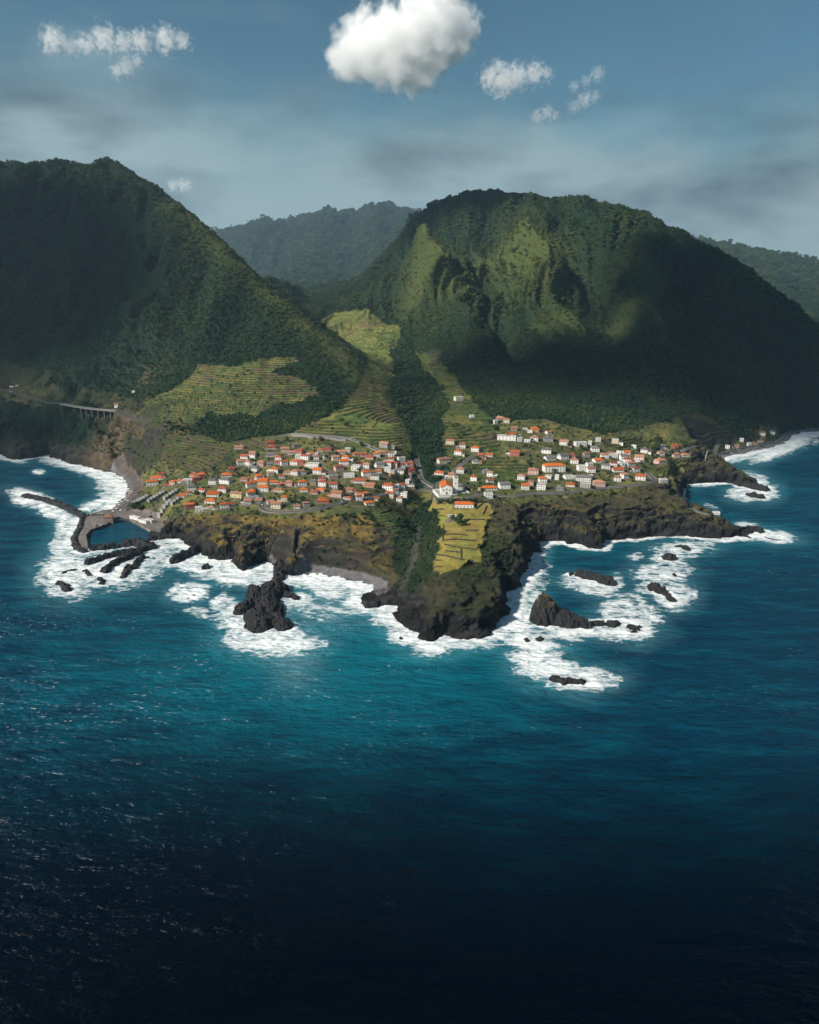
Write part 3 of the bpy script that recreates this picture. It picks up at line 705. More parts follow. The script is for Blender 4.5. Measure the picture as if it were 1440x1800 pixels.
put(cliffz, rock * wcl * strata * 0.45, C3(0.075, 0.060, 0.048))
promz = sstep(-20, 0, TX) * sstep(150, 120, TX) * sstep(760, 720, TY)
put(cliffz, promz * 0.85, C3(0.034, 0.040, 0.019))
put(cliffz, promz * 0.6 * sstep(0.0, 0.35, n1 + 0.4 * n2) * sstep(12, 18, H), C3(0.075, 0.060, 0.034))
put(cliffz, rock * wcl * sstep(0, 60, TX) * 0.8, C3(0.024, 0.024, 0.026))
put(cliffz, sstep(15 + 8 * promz, 6 + 8 * promz, H + 5 * n2) * (CTY != 1) * (CTY != 2), C3(0.021, 0.020, 0.021) * (1 + 0.9 * np.clip(vr3, -0.8, 1.2))[:, None])   # wave-wet lava
# the bare earth spur on the left and scars on the slopes
bx = hit(200, 770); sc = np.exp(-(((TX - bx[0]) / 38) ** 2 + ((TY - bx[1]) / 60) ** 2)); put(allv, sc * 1.2 * sstep(-0.3, 0.2, n1 + 0.2), C3(0.13, 0.092, 0.055))
for (px, py, r) in ((265,660,30),(238,745,26),(460,640,14),(870,670,32),(590,620,22),(1050,690,30),(860,760,10),(1010,765,18)):
    q = hit(px, py); put(allv, np.exp(-(((TX - q[0]) ** 2 + (TY - q[1]) ** 2) / r ** 2)) * sstep(-0.2, 0.3, n2 + n1) * 0.9, C3(0.11, 0.082, 0.055))
gor = zone_mask(TX, TY, GORGEXY, 4.0) & ~prom
put(gor, one, C3(0.020, 0.034, 0.016))
scree = np.exp(-seg_dist(TX, TY, hits([(737,930),(731,960),(722,1000),(700,1038)])[:, :2]) / 26.0) * sstep(-0.35, 0.1, n2 + 0.5 * n4)
put(gor, scree * 0.8, C3(0.080, 0.075, 0.074))
# village ground: gardens, rough grass, trodden earth
vm = vill & (CD > 6)
put(vm, one, C3(0.095, 0.105, 0.034) * (1 + 0.35 * n2)[:, None])
put(vm, sstep(0.05, 0.35, n1 + 0.5 * n2), C3(0.17, 0.155, 0.05) * one[:, None])
put(vm, sstep(0.1, 0.35, -n1 + 0.6 * n4), C3(0.045, 0.062, 0.022) * one[:, None])
put(vm, 0.8 * sstep(0.18, 0.4, n2 - 0.4 * n1), C3(0.16, 0.125, 0.095) * one[:, None])
# terraces: every strip has its own crop
for code, pal in ((0, [(0.145, 0.165, 0.042), (0.085, 0.125, 0.034), (0.19, 0.185, 0.055), (0.115, 0.150, 0.034), (0.16, 0.115, 0.060), (0.22, 0.215, 0.055)]),
                  (1, [(0.070, 0.085, 0.030), (0.10, 0.105, 0.036), (0.055, 0.070, 0.026), (0.12, 0.095, 0.055), (0.085, 0.10, 0.03), (0.13, 0.125, 0.04)]),
                  (2, [(0.075, 0.105, 0.028), (0.11, 0.125, 0.034), (0.06, 0.09, 0.026), (0.14, 0.13, 0.04), (0.09, 0.12, 0.03), (0.12, 0.10, 0.05)])):
    m = np.where(tcode == code)[0]
    if not len(m): continue
    plot = np.floor((TX[m] + 18 * perlin(TX[m] / 60, TY[m] / 60, 7)) / 23).astype(np.int64)
    hsh = _hash(tlev[m].astype(np.int64), plot, 0, 5)
    big = np.clip(0.5 + 0.9 * n3[m], 0, 0.999)
    k = np.clip(((0.45 * hsh + 0.55 * big) * len(pal)).astype(int), 0, len(pal) - 1)
    alb[m] = np.array(pal)[k] * (1 + 0.30 * n2[m] + 0.2 * n4[m])[:, None]
    rz_ = sstep(0.08, 0.20, slope[m])                                                # dry stone risers
    alb[m] = alb[m] * (1 - 0.85 * rz_[:, None]) + C3(0.032, 0.036, 0.020) * 0.85 * rz_[:, None]
    bush = sstep(0.28, 0.42, n1[m] + 0.5 * n2[m])
    alb[m] = alb[m] * (1 - 0.6 * bush[:, None]) + C3(0.04, 0.06, 0.02) * 0.6 * bush[:, None]
pm = prom
put(pm, one, C3(0.30, 0.245, 0.058) * (1 + 0.25 * n2 + 0.15 * n4)[:, None])
put(pm, sstep(0.0, 0.4, n1 + 0.4 * n4), C3(0.23, 0.23, 0.05) * one[:, None])
put(pm, sstep(0.15, 0.45, n4 + 0.4 * n2) * 0.6, C3(0.13, 0.12, 0.035) * one[:, None])
put(pm, sstep(0.05, 0.4, n2 - n1) * 0.5, C3(0.31, 0.20, 0.07) * one[:, None])
beachm = (CTY == 1) & (CD > -30) & (CD < np.where(TX > -300, np.where(TX < -128, 7, 20), 26) + 3 * n2)
put(beachm, one, C3(0.175, 0.168, 0.174) * (1 + 0.15 * n2)[:, None])
put(beachm & (TX < -400), sstep(8, 14, CD), C3(0.135, 0.105, 0.098))
put(beachm, sstep(7, 2, CD), C3(0.022, 0.022, 0.026))
quaym = (CTY == 2) & (CD > 0) & (CD < 34) & (slope < 0.3)
put(quaym, one, C3(0.185, 0.160, 0.150) * (1 + 0.15 * n2)[:, None])
put(allv, (RD < RW + 1.5) * 0.7, C3(0.10, 0.095, 0.085))
put(allv, padm * 0.7, C3(0.15, 0.13, 0.105) * (1 + 0.3 * n2)[:, None])
alb = np.clip(alb, 0.008, 0.6)
fm = np.ones(len(TX))
fm[(tcode >= 0) | vm | pm | beachm | quaym] = 0
fm[(CD < 6)] = 0
fm = np.where(gor, 2.0 * (scree < 0.35), fm)
fm *= np.where(gor, 1.0, 1.0) * np.where(cliffz & ~gor & (CD < 75), np.where(promz > 0.4, 0.8 * (slope < 0.5) * (H > 24), np.where(TX < -470, 0.9 * (H > 24), 0.35 * (slope < 0.5))), 1.0) * (RD > RW + 4) * (padm < 0.1)

tm, nt, bs = new_mat('terrain ground')
L = nt.links
at = nd(nt, 'ShaderNodeAttribute', attribute_name='albedo')
ge = nd(nt, 'ShaderNodeNewGeometry')
nA = nd(nt, 'ShaderNodeTexNoise'); nA.inputs['Scale'].default_value = 0.55; nA.inputs['Detail'].default_value = 7; nA.inputs['Roughness'].default_value = 0.7
nB = nd(nt, 'ShaderNodeTexNoise'); nB.inputs['Scale'].default_value = 0.11; nB.inputs['Detail'].default_value = 6; nB.inputs['Roughness'].default_value = 0.62
zs = nd(nt, 'ShaderNodeMapping'); zs.inputs['Scale'].default_value = (1, 1, 2.6); L.new(ge.outputs['Position'], zs.inputs['Vector'])
L.new(zs.outputs[0], nA.inputs['Vector']); L.new(ge.outputs['Position'], nB.inputs['Vector'])
ma = nd(nt, 'ShaderNodeMapRange'); ma.inputs[1].default_value = 0.28; ma.inputs[2].default_value = 0.72; ma.inputs[3].default_value = 0.45; ma.inputs[4].default_value = 1.55
L.new(nA.outputs['Fac'], ma.inputs[0])
mb_ = nd(nt, 'ShaderNodeMapRange'); mb_.inputs[1].default_value = 0.3; mb_.inputs[2].default_value = 0.7; mb_.inputs[3].default_value = 0.7; mb_.inputs[4].default_value = 1.3
L.new(nB.outputs['Fac'], mb_.inputs[0])
mm = nd(nt, 'ShaderNodeMath', operation='MULTIPLY'); L.new(ma.outputs[0], mm.inputs[0]); L.new(mb_.outputs[0], mm.inputs[1])
vs = nd(nt, 'ShaderNodeVectorMath', operation='SCALE'); L.new(at.outputs['Color'], vs.inputs[0]); L.new(mm.outputs[0], vs.inputs['Scale'])
L.new(vs.outputs[0], bs.inputs['Base Color'])
hs = nd(nt, 'ShaderNodeMath', operation='ADD'); L.new(nA.outputs['Fac'], hs.inputs[0]); L.new(nB.outputs['Fac'], hs.inputs[1])
bp = nd(nt, 'ShaderNodeBump'); bp.inputs['Strength'].default_value = 0.9; bp.inputs['Distance'].default_value = 2.2
L.new(hs.outputs[0], bp.inputs['Height']); L.new(bp.outputs[0], bs.inputs['Normal'])
bs.inputs['Roughness'].default_value = 0.95; bs.inputs['Specular IOR Level'].default_value = 0.15
MAT_TERRAIN = tm
idx = np.arange(NR * NC).reshape(NR, NC)
Q = np.stack([idx[:-1, :-1], idx[:-1, 1:], idx[1:, 1:], idx[1:, :-1]], -1).reshape(-1, 4)
Q = Q[(H[Q].max(1) > -2.6)]
qc = P3[Q].mean(1); qx, qy, qz = qc.T
valx = np.interp(qy, [1150, 1300, 1600, 2000, 2600, 3200], [-80, -70, -60, -100, -200, -300])
reg = np.zeros(len(Q), int)                                  # 0 coastal terrace
reg[(qy > 1150) & (qx < valx - 25)] = 1                      # left mountain
vr = np.interp(qy, [1150, 1300, 1600, 2000], [120, 60, 20, -30])
reg[(qy > 1150) & (qx >= valx - 25) & (qx < vr)] = 2         # valley
reg[(qy > 1150) & (qx >= vr)] = 3                            # right mountain
reg[qy > 2650] = 4
reg[(qy > 2650) & (qx > 900)] = 5
for k, (nm, lb) in enumerate((('coastal_terrace', 'village terrace and sea cliffs of the lava fan'), ('mountain_left', 'steep dark green mountain with straight descending ridge'), ('valley', 'terraced valley floor between the two mountains'),
                              ('mountain_right', 'broad ribbed green mountain above the right village'), ('mountain_far', 'hazy far ridge closing the valley'), ('hill_far', 'distant dark hill at the far right skyline'))):
    q = Q[reg == k]
    if not len(q): continue
    u, inv = np.unique(q, return_inverse=True)
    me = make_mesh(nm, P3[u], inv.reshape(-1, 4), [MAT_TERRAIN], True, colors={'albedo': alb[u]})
    if k == 0: me.polygons.foreach_set('use_smooth', ~((slope[q].mean(1) > 0.22) & (CD[q].mean(1) < 110)))
    add(nm, me, label=lb, kind='structure')
# ------------------------------------------------------------------ rocks in the sea: lobes = (pixel path at the waterline, radius m, height m)
ROCKS = [
 ('black jagged sea rock joined to the beach by a narrow neck', [([(490,1018),(492,1006),(496,992)],8,13),([(482,1040),(468,1050)],17,22),([(440,1064),(424,1076)],9,10),([(452,1088),(458,1102)],14,19),([(484,1094),(498,1102)],10,14),([(500,1046),(521,1053)],4,6),([(447,1046),(452,1060)],9,21),([(470,1065),(475,1080)],14,17)], 0.25),
 ('tall pyramid sea stack with a green-brown top', [([(957,1086)],15,33),([(953,1092),(967,1092)],13,26),([(975,1093),(1000,1098)],11,16),([(1005,1100),(1030,1102)],6,7)], 0.55),
 ('low rock at the end of the pyramid stack reef', [([(1043,1098),(1060,1099)],4,5),([(1075,1100),(1080,1099)],5,5)], 0),
 ('flat broken rocks in surf furthest out on the stack reef', [([(1110,1103),(1118,1106)],5,4),([(1126,1104)],3,3),([(1113,1111)],3,2)], 0),
 ('long low black rock alone in the right bay', [([(1018,1012),(1040,1016),(1060,1024),(1072,1026)],7,8)], 0),
 ('small dark rock left of the long low bay rock', [([(1002,1010),(1005,1010)],3,3)], 0),
 ('rounded black rock nearest the western cliffs', [([(1172,982),(1178,984)],7,11)], 0),
 ('low double rock in foam behind the rounded rock', [([(1190,962),(1196,962)],4,3),([(1203,965),(1207,966)],4,5)], 0),
 ('black rock with a trailing reef off the right bay', [([(1148,1036),(1162,1042)],7,8),([(1170,1046)],4,4),([(1176,1052),(1180,1056)],5,5)], 0),
 ('tiny black rock in the round foam patch', [([(1184,1012)],2.5,2.5)], 0),
 ('low wave-washed reef at the outermost surf', [([(973,1196),(985,1199),(1000,1199)],3.5,4),([(1010,1199),(1022,1201)],3.2,3.2)], 0),
 ('right one of two small rocks below the sea stack', [([(949,1124),(951,1127)],3.2,4)], 0),
 ('left one of two small rocks below the sea stack', [([(925,1128)],3,3)], 0),
 ('small rock at the foot of the promontory bay', [([(940,969),(945,970)],5,6)], 0),
 ('black lava ribs fanning out beside the harbour pool', [([(222,958),(240,957),(266,963)],9,10),([(200,962),(180,965),(165,966)],6,6),([(266,966),(240,972),(212,977),(182,983),(153,993)],4.6,7),([(248,974),(220,985),(204,991),(184,1006)],4.8,6.5),([(250,982),(240,992),(232,1002)],4.2,5),([(226,997),(222,1004),(218,1016)],3.5,3.5),([(150,1005),(158,1012)],3,2),([(178,1018),(180,1027)],3,3)], 0),
 ('split rock in surf left of the lava ribs', [([(105,1026),(112,1032),(119,1039)],4,4),([(120,1031)],3,3)], 0),
 ('thin wave-washed rock behind the split rock', [([(110,1008),(122,1004),(132,1002)],2.5,2)], 0),
 ('black rock jutting from the left cliff foot', [([(307,988),(318,983),(330,977),(345,970)],7,9),([(312,984)],7,8)], 0),
 ('squat rock in surf off the left cliff', [([(361,999),(364,998)],4.5,6)], 0),
 ('tiny rock in the round surf patch left of the big rock', [([(342,1048)],2.2,2.4),([(332,1053)],1.4,1.2)], 0),
 ('tiny rock in surf below the promontory', [([(704,1124)],2.2,2.6)], 0),
 ('dark rock hump closing the harbour pool', [([(270,944),(285,946),(300,944)],8,10),([(268,950)],5,6)], 0),
 ('black rocky tip with surf below the far beach', [([(1298,852),(1320,857),(1343,862)],9,9),([(1312,842),(1326,846)],6,5)], 0),
 ('black rock in front of the far rocky tip', [([(1318,872),(1330,875),(1340,876)],6,6),([(1326,868)],4,4)], 0),
 ('small rock off the far rocky tip', [([(1348,857)],3,3)], 0),
 ('thin dark stack in the narrow inlet', [([(1203,858)],3.6,15)], 0),
 ('low rocks trailing off the western point', [([(1305,934),(1318,933),(1334,935)],6,7),([(1310,944),(1316,946)],3,3)], 0),
 ('submerged reef at the tip of the western surf', [([(1345,945),(1360,949),(1372,950)],2,1.2)], 0),
]
ROCKW = []
for lab, lobes, veg in ROCKS:
    if 'narrow neck' in lab: lobes = [(p, r, h * 0.74) for p, r, h in lobes]
    ROCKW.append([(np.array([at_z(a, b, 0)[:2] for a, b in pth]), r * 0.92, h * (0.66 if h > 9 else 0.85)) for pth, r, h in lobes])
def path_dist(x, y, P):
    if len(P) == 1: return np.hypot(x - P[0, 0], y - P[0, 1])
    best = np.full(x.shape, 1e9)
    for a, b in zip(P[:-1], P[1:]):
        d = b - a
        t = np.clip(((x - a[0]) * d[0] + (y - a[1]) * d[1]) / (d @ d + 1e-9), 0, 1)
        best = np.minimum(best, np.hypot(x - a[0] - t * d[0], y - a[1] - t * d[1]))
    return best
MOLE = np.array([at_z(a, b, 0)[:2] for a, b in [(46,873),(80,880),(115,892),(148,909)]])
MOLE2 = np.array([at_z(a, b, 0)[:2] for a, b in [(146,912),(143,924),(137,937),(131,949),(135,964),(150,971)]])

# ------------------------------------------------------------------ sea
sc_ = np.concatenate([np.linspace(-16000, -2200, 8), np.linspace(-2000, -200, 12), np.linspace(-150, 1590, 560), np.linspace(1640, 3400, 12), np.linspace(3700, 17000, 8)])
sr_ = np.concatenate([[-3000, -1200, -300, 0, 100, 160], np.exp(np.arange(math.log(190), math.log(520), 0.0056)), np.exp(np.arange(math.log(523), math.log(1250), 0.00235)), np.exp(np.arange(math.log(1255), math.log(2300), 0.008)), [2600, 3200, 4500, 6500, 9000]])
SXX = (sc_ - 720) / (F * CT)
WX = np.clip(np.maximum(sr_, 260)[:, None] * SXX[None, :], -9000, 9000); WY = np.repeat(sr_[:, None], len(sc_), 1)
sh = WX.shape; WX = WX.ravel(); WY = WY.ravel()
zn = (WY > 330) & (WY < 2300) & (np.abs(WX) < 1800)
sdist = np.full(len(WX), 800.0); sfo = np.zeros(len(WX))
dn, tn, fn = coast_dist(WX[zn], WY[zn])
ins = in_poly(WX[zn], WY[zn], POLY)
sdist[zn] = np.where(ins, -dn, dn); sfo[zn] = fn
rdist = np.full(len(WX), 800.0)
xs, ys = WX[zn], WY[zn]; rz_ = np.full(xs.shape, 800.0)
for lobes in ROCKW:
    for P, r, h in lobes:
        rz_ = np.minimum(rz_, path_dist(xs, ys, P) - r * 0.8)
rdist[zn] = rz_
spx, spy = to_px(WX, np.maximum(WY, 60), np.zeros(len(WX)))
# extent of broken water, as ellipses read off the photo: x, y, rx, ry, turn (deg), strength
FOAM = [(55,874,34,10,14,1.0),(95,900,45,11,22,.95),(125,930,26,16,30,.95),(115,962,26,20,0,.85),(118,1010,44,36,0,1.0),(190,1000,70,30,0,.98),(265,985,55,20,-8,.75),(300,962,32,12,10,.8),(345,995,36,16,10,1.0),(410,1005,50,20,0,1.0),
        (448,1015,36,18,0,.95),(334,1041,32,17,0,1.0),(350,1075,28,12,20,.35),(395,1068,24,20,30,.85),(420,1095,36,26,30,1.0),(475,1125,62,24,0,1.05),(510,1132,48,16,0,1.0),(452,1118,50,26,0,1.0),(530,1060,30,16,0,.75),(560,1026,48,12,4,1.05),(590,1035,60,16,8,.75),(570,1060,60,28,0,.40),
        (650,1060,28,16,0,.9),(680,1085,30,18,20,1.0),(715,1112,36,22,20,1.0),(760,1135,40,16,0,1.0),(820,1130,60,12,0,.9),(880,1112,36,18,-20,1.0),(905,1090,30,26,0,1.05),(930,1060,22,34,0,.75),(915,1040,16,18,0,.95),(940,1000,15,30,20,.95),(948,970,13,20,20,.95),
        (930,1125,52,20,10,1.0),(945,1160,42,32,20,1.0),(985,1185,48,24,20,1.0),(1030,1195,50,18,0,1.0),(1075,1195,18,14,0,.7),(1010,1112,60,12,0,.95),(1075,1108,60,16,5,.95),(1120,1105,34,22,0,.9),(1095,1075,42,24,-20,.8),(1140,1085,24,26,0,.75),
        (1040,1030,46,14,10,.85),(1085,1022,14,12,0,.7),(1150,1030,36,12,-10,.6),(1160,1008,44,14,0,.85),(1195,1000,22,14,0,.6),(1185,1048,32,22,0,.95),(1210,1045,18,10,-20,.6),(1175,980,30,14,0,.8),(1200,965,44,12,0,.85),(1120,978,14,6,0,.65),(1230,955,30,8,0,.4),
        (1345,940,44,10,8,1.0),(1370,946,24,9,0,1.0),(1310,925,20,6,0,.7),(1230,852,26,4,0,.7),(1310,868,26,12,0,.95),(1345,865,22,14,0,.95),(1325,850,30,16,20,.8),(1335,845,20,10,30,.8),(1250,890,12,4,20,.4),
        (1310,800,44,7,-16,.9),(1365,792,44,11,-20,1.05),(1400,772,30,12,-20,1.0),(1430,762,30,7,0,1.0),(1420,775,24,6,0,.55),
        (140,815,60,9,14,.85),(190,850,32,18,50,.75),(165,888,26,8,-20,1.0),(185,872,14,20,20,.6),(110,812,34,7,8,.9),(20,806,22,5,14,.9),(68,829,9,4,0,.9),(40,880,16,8,0,.9)]
foam = np.zeros(len(WX)); halo = np.zeros(len(WX))
for cx, cy_, rx, ry, an, st in FOAM:
    m = np.where((np.abs(spx - cx) < 2.6 * max(rx, ry)) & (np.abs(spy - cy_) < 2.6 * max(rx, ry)) & (WY > 200))[0]
    c, s = math.cos(math.radians(an)), math.sin(math.radians(an))
    u = ((spx[m] - cx) * c + (spy[m] - cy_) * s) / rx; v = (-(spx[m] - cx) * s + (spy[m] - cy_) * c) / ry
    rr_ = np.sqrt(u * u + v * v); halo[m] = np.maximum(halo[m], st * (1 - sstep(0.6, 2.5, rr_)))
    foam[m] = np.maximum(foam[m], st * (1 - sstep(0.55, 1.6, np.sqrt(u * u + v * v))))
shore = np.where(sfo > 0.5, 1.15 * (1 - sstep(0.25, 1.5, sdist / (sfo + 1e-3))), 0)
shore = np.where(sdist < 0, np.maximum(shore, (sfo > 0.5) * 1.1), shore)
foam = np.maximum(foam, shore)
foam = np.maximum(foam, 1.05 * (1 - sstep(0.0, 9.0, rdist)) * (foam > 0.05))
# still harbour pool and sheltered water
POOL = np.array([at_z(a, b)[:2] for a, b in [(158,966),(154,950),(156,940),(175,930),(196,914),(228,916),(268,940),(262,954),(225,962),(180,968)]])
pool = in_poly(WX, WY, POOL)
foam[pool] *= 0.0
foam = foam + 0.17 * np.sin(np.clip(np.minimum(sdist, rdist), 0, 90) / 3.4 + 3.5 * fbm(WX / 35, WY / 35, 2, 211)) * (foam > 0.1) * (foam < 1.0)
foam = np.clip(foam + 0.26 * fbm(WX / 30, WY / 18, 3, 201) * (foam > 0.02), 0, 1.25)
shallow_lit = np.clip(np.exp(-np.maximum(sdist, 0) / 60.0) * 0.5 + 0.45 * halo, 0, 1)
sunpatch = np.exp(-(((WX + 95) / 190) ** 2 + ((WY - 520) / 130) ** 2))                   # patch of sunlight painted into the water colour off the middle coast
shallow_lit = np.where(pool, 0.18, shallow_lit)
shallow_lit = np.clip(shallow_lit + 0.62 * sunpatch + 0.10 * fbm(WX / 120, WY / 120, 3, 203), 0, 1)  # teal of the coastal shallows plus the painted patch of sunlight
chop = np.clip(sstep(660, 560, WY) * sstep(380, 470, WY) * sstep(80, -90, WX) * 0.6 + 0.14 * sstep(380, 460, WY), 0, 1)
edge_dark = sstep(470, 250, WY + 0.15 * WX + 40 * fbm(WX / 160, WY / 160, 3, 209))  # vignette put into the water colour, darker towards the camera
edge_dark = np.clip(edge_dark + 0.42 * sstep(70, 220, np.minimum(sdist, rdist)) * (sstep(150, 420, WX) + sstep(-330, -620, WX)), 0, 1)  # the same painted darkening out to the left and right
milky = np.clip(np.exp(-(((spx - 585) / 70) ** 2 + ((spy - 1062) / 34) ** 2)) + 0.7 * np.exp(-(((spx - 520) / 40) ** 2 + ((spy - 1170) / 40) ** 2)) + 0.42 * np.maximum(halo, 0.8 * foam), 0, 1) * (~pool)
WZ = np.zeros(len(WX))
amp = (WY > 150) & (WY < 1500) & (np.abs(WX) < 1200)
WZ[amp] = 0.35 * fbm(WX[amp] / 26, WY[amp] / 11, 3, 205) + np.clip(foam[amp], 0, 1) * (0.5 + 1.0 * fbm(WX[amp] / 9, WY[amp] / 6, 3, 207))
WZ = np.where(pool, 0.0, WZ)
sm, nt, bs = new_mat('sea water with foam')
L = nt.links
ge = nd(nt, 'ShaderNodeNewGeometry')
aF = nd(nt, 'ShaderNodeAttribute', attribute_name='foam'); aS = nd(nt, 'ShaderNodeAttribute', attribute_name='shallow_lit'); aM = nd(nt, 'ShaderNodeAttribute', attribute_name='milky')
mp = nd(nt, 'ShaderNodeMapping'); mp.inputs['Rotation'].default_value = (0, 0, 0.35); mp.inputs['Scale'].default_value = (0.55, 1.0, 1.0)
L.new(ge.outputs['Position'], mp.inputs['Vector'])
def noise(scale, detail, rough, dist=0.0, vec=None):
    n = nd(nt, 'ShaderNodeTexNoise'); n.inputs['Scale'].default_value = scale; n.inputs['Detail'].default_value = detail; n.inputs['Roughness'].default_value = rough; n.inputs['Distortion'].default_value = dist
    L.new((vec or mp).outputs[0] if vec is None else vec, n.inputs['Vector']); return n
def mathn(op, a, b=None, c=None):
    n = nd(nt, 'ShaderNodeMath', operation=op)
    for i, q in enumerate((a, b, c)):
        if q is None: continue
        if isinstance(q, (int, float)): n.inputs[i].default_value = q
        else: L.new(q, n.inputs[i])
    return n.outputs[0]
def ramp(x, a, b, lo=0.0, hi=1.0):
    n = nd(nt, 'ShaderNodeMapRange', interpolation_type='SMOOTHSTEP'); n.inputs[1].default_value = a; n.inputs[2].default_value = b; n.inputs[3].default_value = lo; n.inputs[4].default_value = hi
    L.new(x, n.inputs[0]); return n.outputs[0]
fn1 = noise(0.085, 6, 0.68, 1.0); fn2 = noise(0.5, 4, 0.7)
vor = nd(nt, 'ShaderNodeTexVoronoi', feature='DISTANCE_TO_EDGE'); vor.inputs['Scale'].default_value = 0.16
wv = nd(nt, 'ShaderNodeVectorMath', operation='ADD'); sw = nd(nt, 'ShaderNodeVectorMath', operation='SCALE'); sw.inputs['Scale'].default_value = 9.0
nw = noise(0.12, 2, 0.6); L.new(nw.outputs['Color'], sw.inputs[0]); L.new(mp.outputs[0], wv.inputs[0]); L.new(sw.outputs[0], wv.inputs[1]); L.new(wv.outputs[0], vor.inputs['Vector'])
nsum = mathn('ADD', mathn('MULTIPLY', fn1.outputs['Fac'], 1.15), mathn('MULTIPLY', fn2.outputs['Fac'], 0.45))       # about 0.8 in the middle
fval = mathn('ADD', aF.outputs['Fac'], mathn('MULTIPLY', mathn('SUBTRACT', nsum, 0.80), 2.1))
dense = mathn('MULTIPLY', ramp(fval, 0.48, 1.24), ramp(aF.outputs['Fac'], 0.05, 0.30))
lace = mathn('MULTIPLY', mathn('MULTIPLY', ramp(vor.outputs['Distance'], 0.30, 0.02), ramp(fval, 0.20, 0.62)), ramp(aF.outputs['Fac'], 0.02, 0.25))
foamf = mathn('MAXIMUM', dense, mathn('MULTIPLY', lace, 0.7))
# whitecaps on the open water, in wind streaks
mp3 = nd(nt, 'ShaderNodeMapping'); mp3.inputs['Rotation'].default_value = (0, 0, 0.75); mp3.inputs['Scale'].default_value = (0.45, 1.3, 1.0); L.new(ge.outputs['Position'], mp3.inputs['Vector'])
wc = noise(0.36, 4, 0.66, 0.6, mp3.outputs[0]); wcl_ = noise(0.018, 3, 0.6, 0.0, mp3.outputs[0])
wcm = mathn('MULTIPLY', ramp(wc.outputs['Fac'], 0.595, 0.70), ramp(wcl_.outputs['Fac'], 0.47, 0.62))
wc2 = noise(0.11, 4, 0.66, 0.8); 
wcm2 = mathn('MULTIPLY', ramp(wc2.outputs['Fac'], 0.70, 0.78), 0.6)
aC = nd(nt, 'ShaderNodeAttribute', attribute_name='chop'); aB = nd(nt, 'ShaderNodeAttribute', attribute_name='edge_dark')
foamf = mathn('MAXIMUM', foamf, mathn('MULTIPLY', mathn('MULTIPLY', mathn('MAXIMUM', wcm, wcm2), 0.8), aC.outputs['Fac']))
mp2 = nd(nt, 'ShaderNodeMapping'); mp2.inputs['Rotation'].default_value = (0, 0, -0.5); mp2.inputs['Scale'].default_value = (0.35, 1.2, 1.0); L.new(ge.outputs['Position'], mp2.inputs['Vector'])
swell = noise(0.055, 5, 0.68, 0.3, mp2.outputs[0])
deepc = nd(nt, 'ShaderNodeMix', data_type='RGBA'); deepc.inputs[6].default_value = (0.0004, 0.030, 0.062, 1); deepc.inputs[7].default_value = (0.001, 0.135, 0.185, 1)
L.new(mathn('ADD', aS.outputs['Fac'], mathn('MULTIPLY', mathn('SUBTRACT', swell.outputs['Fac'], 0.5), 1.5)), deepc.inputs[0]); deepc.clamp_factor = True
milk = nd(nt, 'ShaderNodeMix', data_type='RGBA'); milk.inputs[7].default_value = (0.16, 0.30, 0.34, 1)
L.new(mathn('MULTIPLY', mathn('MULTIPLY', aM.outputs['Fac'], 0.75), ramp(fn1.outputs['Fac'], 0.3, 0.62, 0.35, 1.0)), milk.inputs[0]); edge_mix = nd(nt, 'ShaderNodeMix', data_type='RGBA'); edge_mix.inputs[7].default_value = (0.0003, 0.0075, 0.017, 1); L.new(aB.outputs['Fac'], edge_mix.inputs[0]); L.new(deepc.outputs[2], edge_mix.inputs[6]); L.new(edge_mix.outputs[2], milk.inputs[6])
white = nd(nt, 'ShaderNodeMix', data_type='RGBA'); white.inputs[7].default_value = (0.80, 0.83, 0.84, 1)
L.new(foamf, white.inputs[0]); L.new(milk.outputs[2], white.inputs[6])
L.new(white.outputs[2], bs.inputs['Base Color'])
L.new(ramp(foamf, 0.0, 0.5, 0.24, 0.9), bs.inputs['Roughness'])
bs.inputs['IOR'].default_value = 1.33; bs.inputs['Specular IOR Level'].default_value = 0.35
b1 = noise(0.16, 4, 0.62); b2 = noise(0.9, 2, 0.6)
b0 = noise(0.045, 3, 0.6, 0.3, mp2.outputs[0])
hh = mathn('ADD', mathn('ADD', mathn('MULTIPLY', b1.outputs['Fac'], 3.6), mathn('MULTIPLY', b2.outputs['Fac'], 0.3)), mathn('MULTIPLY', b0.outputs['Fac'], 6.0))
bp = nd(nt, 'ShaderNodeBump'); bp.inputs['Strength'].default_value = 1.0; bp.inputs['Distance'].default_value = 1.0
L.new(hh, bp.inputs['Height']); L.new(bp.outputs[0], bs.inputs['Normal'])
idx = np.arange(len(WX)).reshape(sh)
QS = np.stack([idx[:-1, :-1], idx[:-1, 1:], idx[1:, 1:], idx[1:, :-1]], -1).reshape(-1, 4)
QS = QS[~((sdist[QS].max(1) < -40) & (WY[QS].max(1) < 2200))]
u, inv = np.unique(QS, return_inverse=True)
me = make_mesh('sea', np.stack([WX, WY, WZ], 1)[u], inv.reshape(-1, 4), [sm], True, floats={'foam': foam[u], 'shallow_lit': shallow_lit[u], 'milky': milky[u], 'chop': chop[u], 'edge_dark': edge_dark[u]})
add('sea', me, label='blue-green ocean with white surf along the coast', kind='structure')

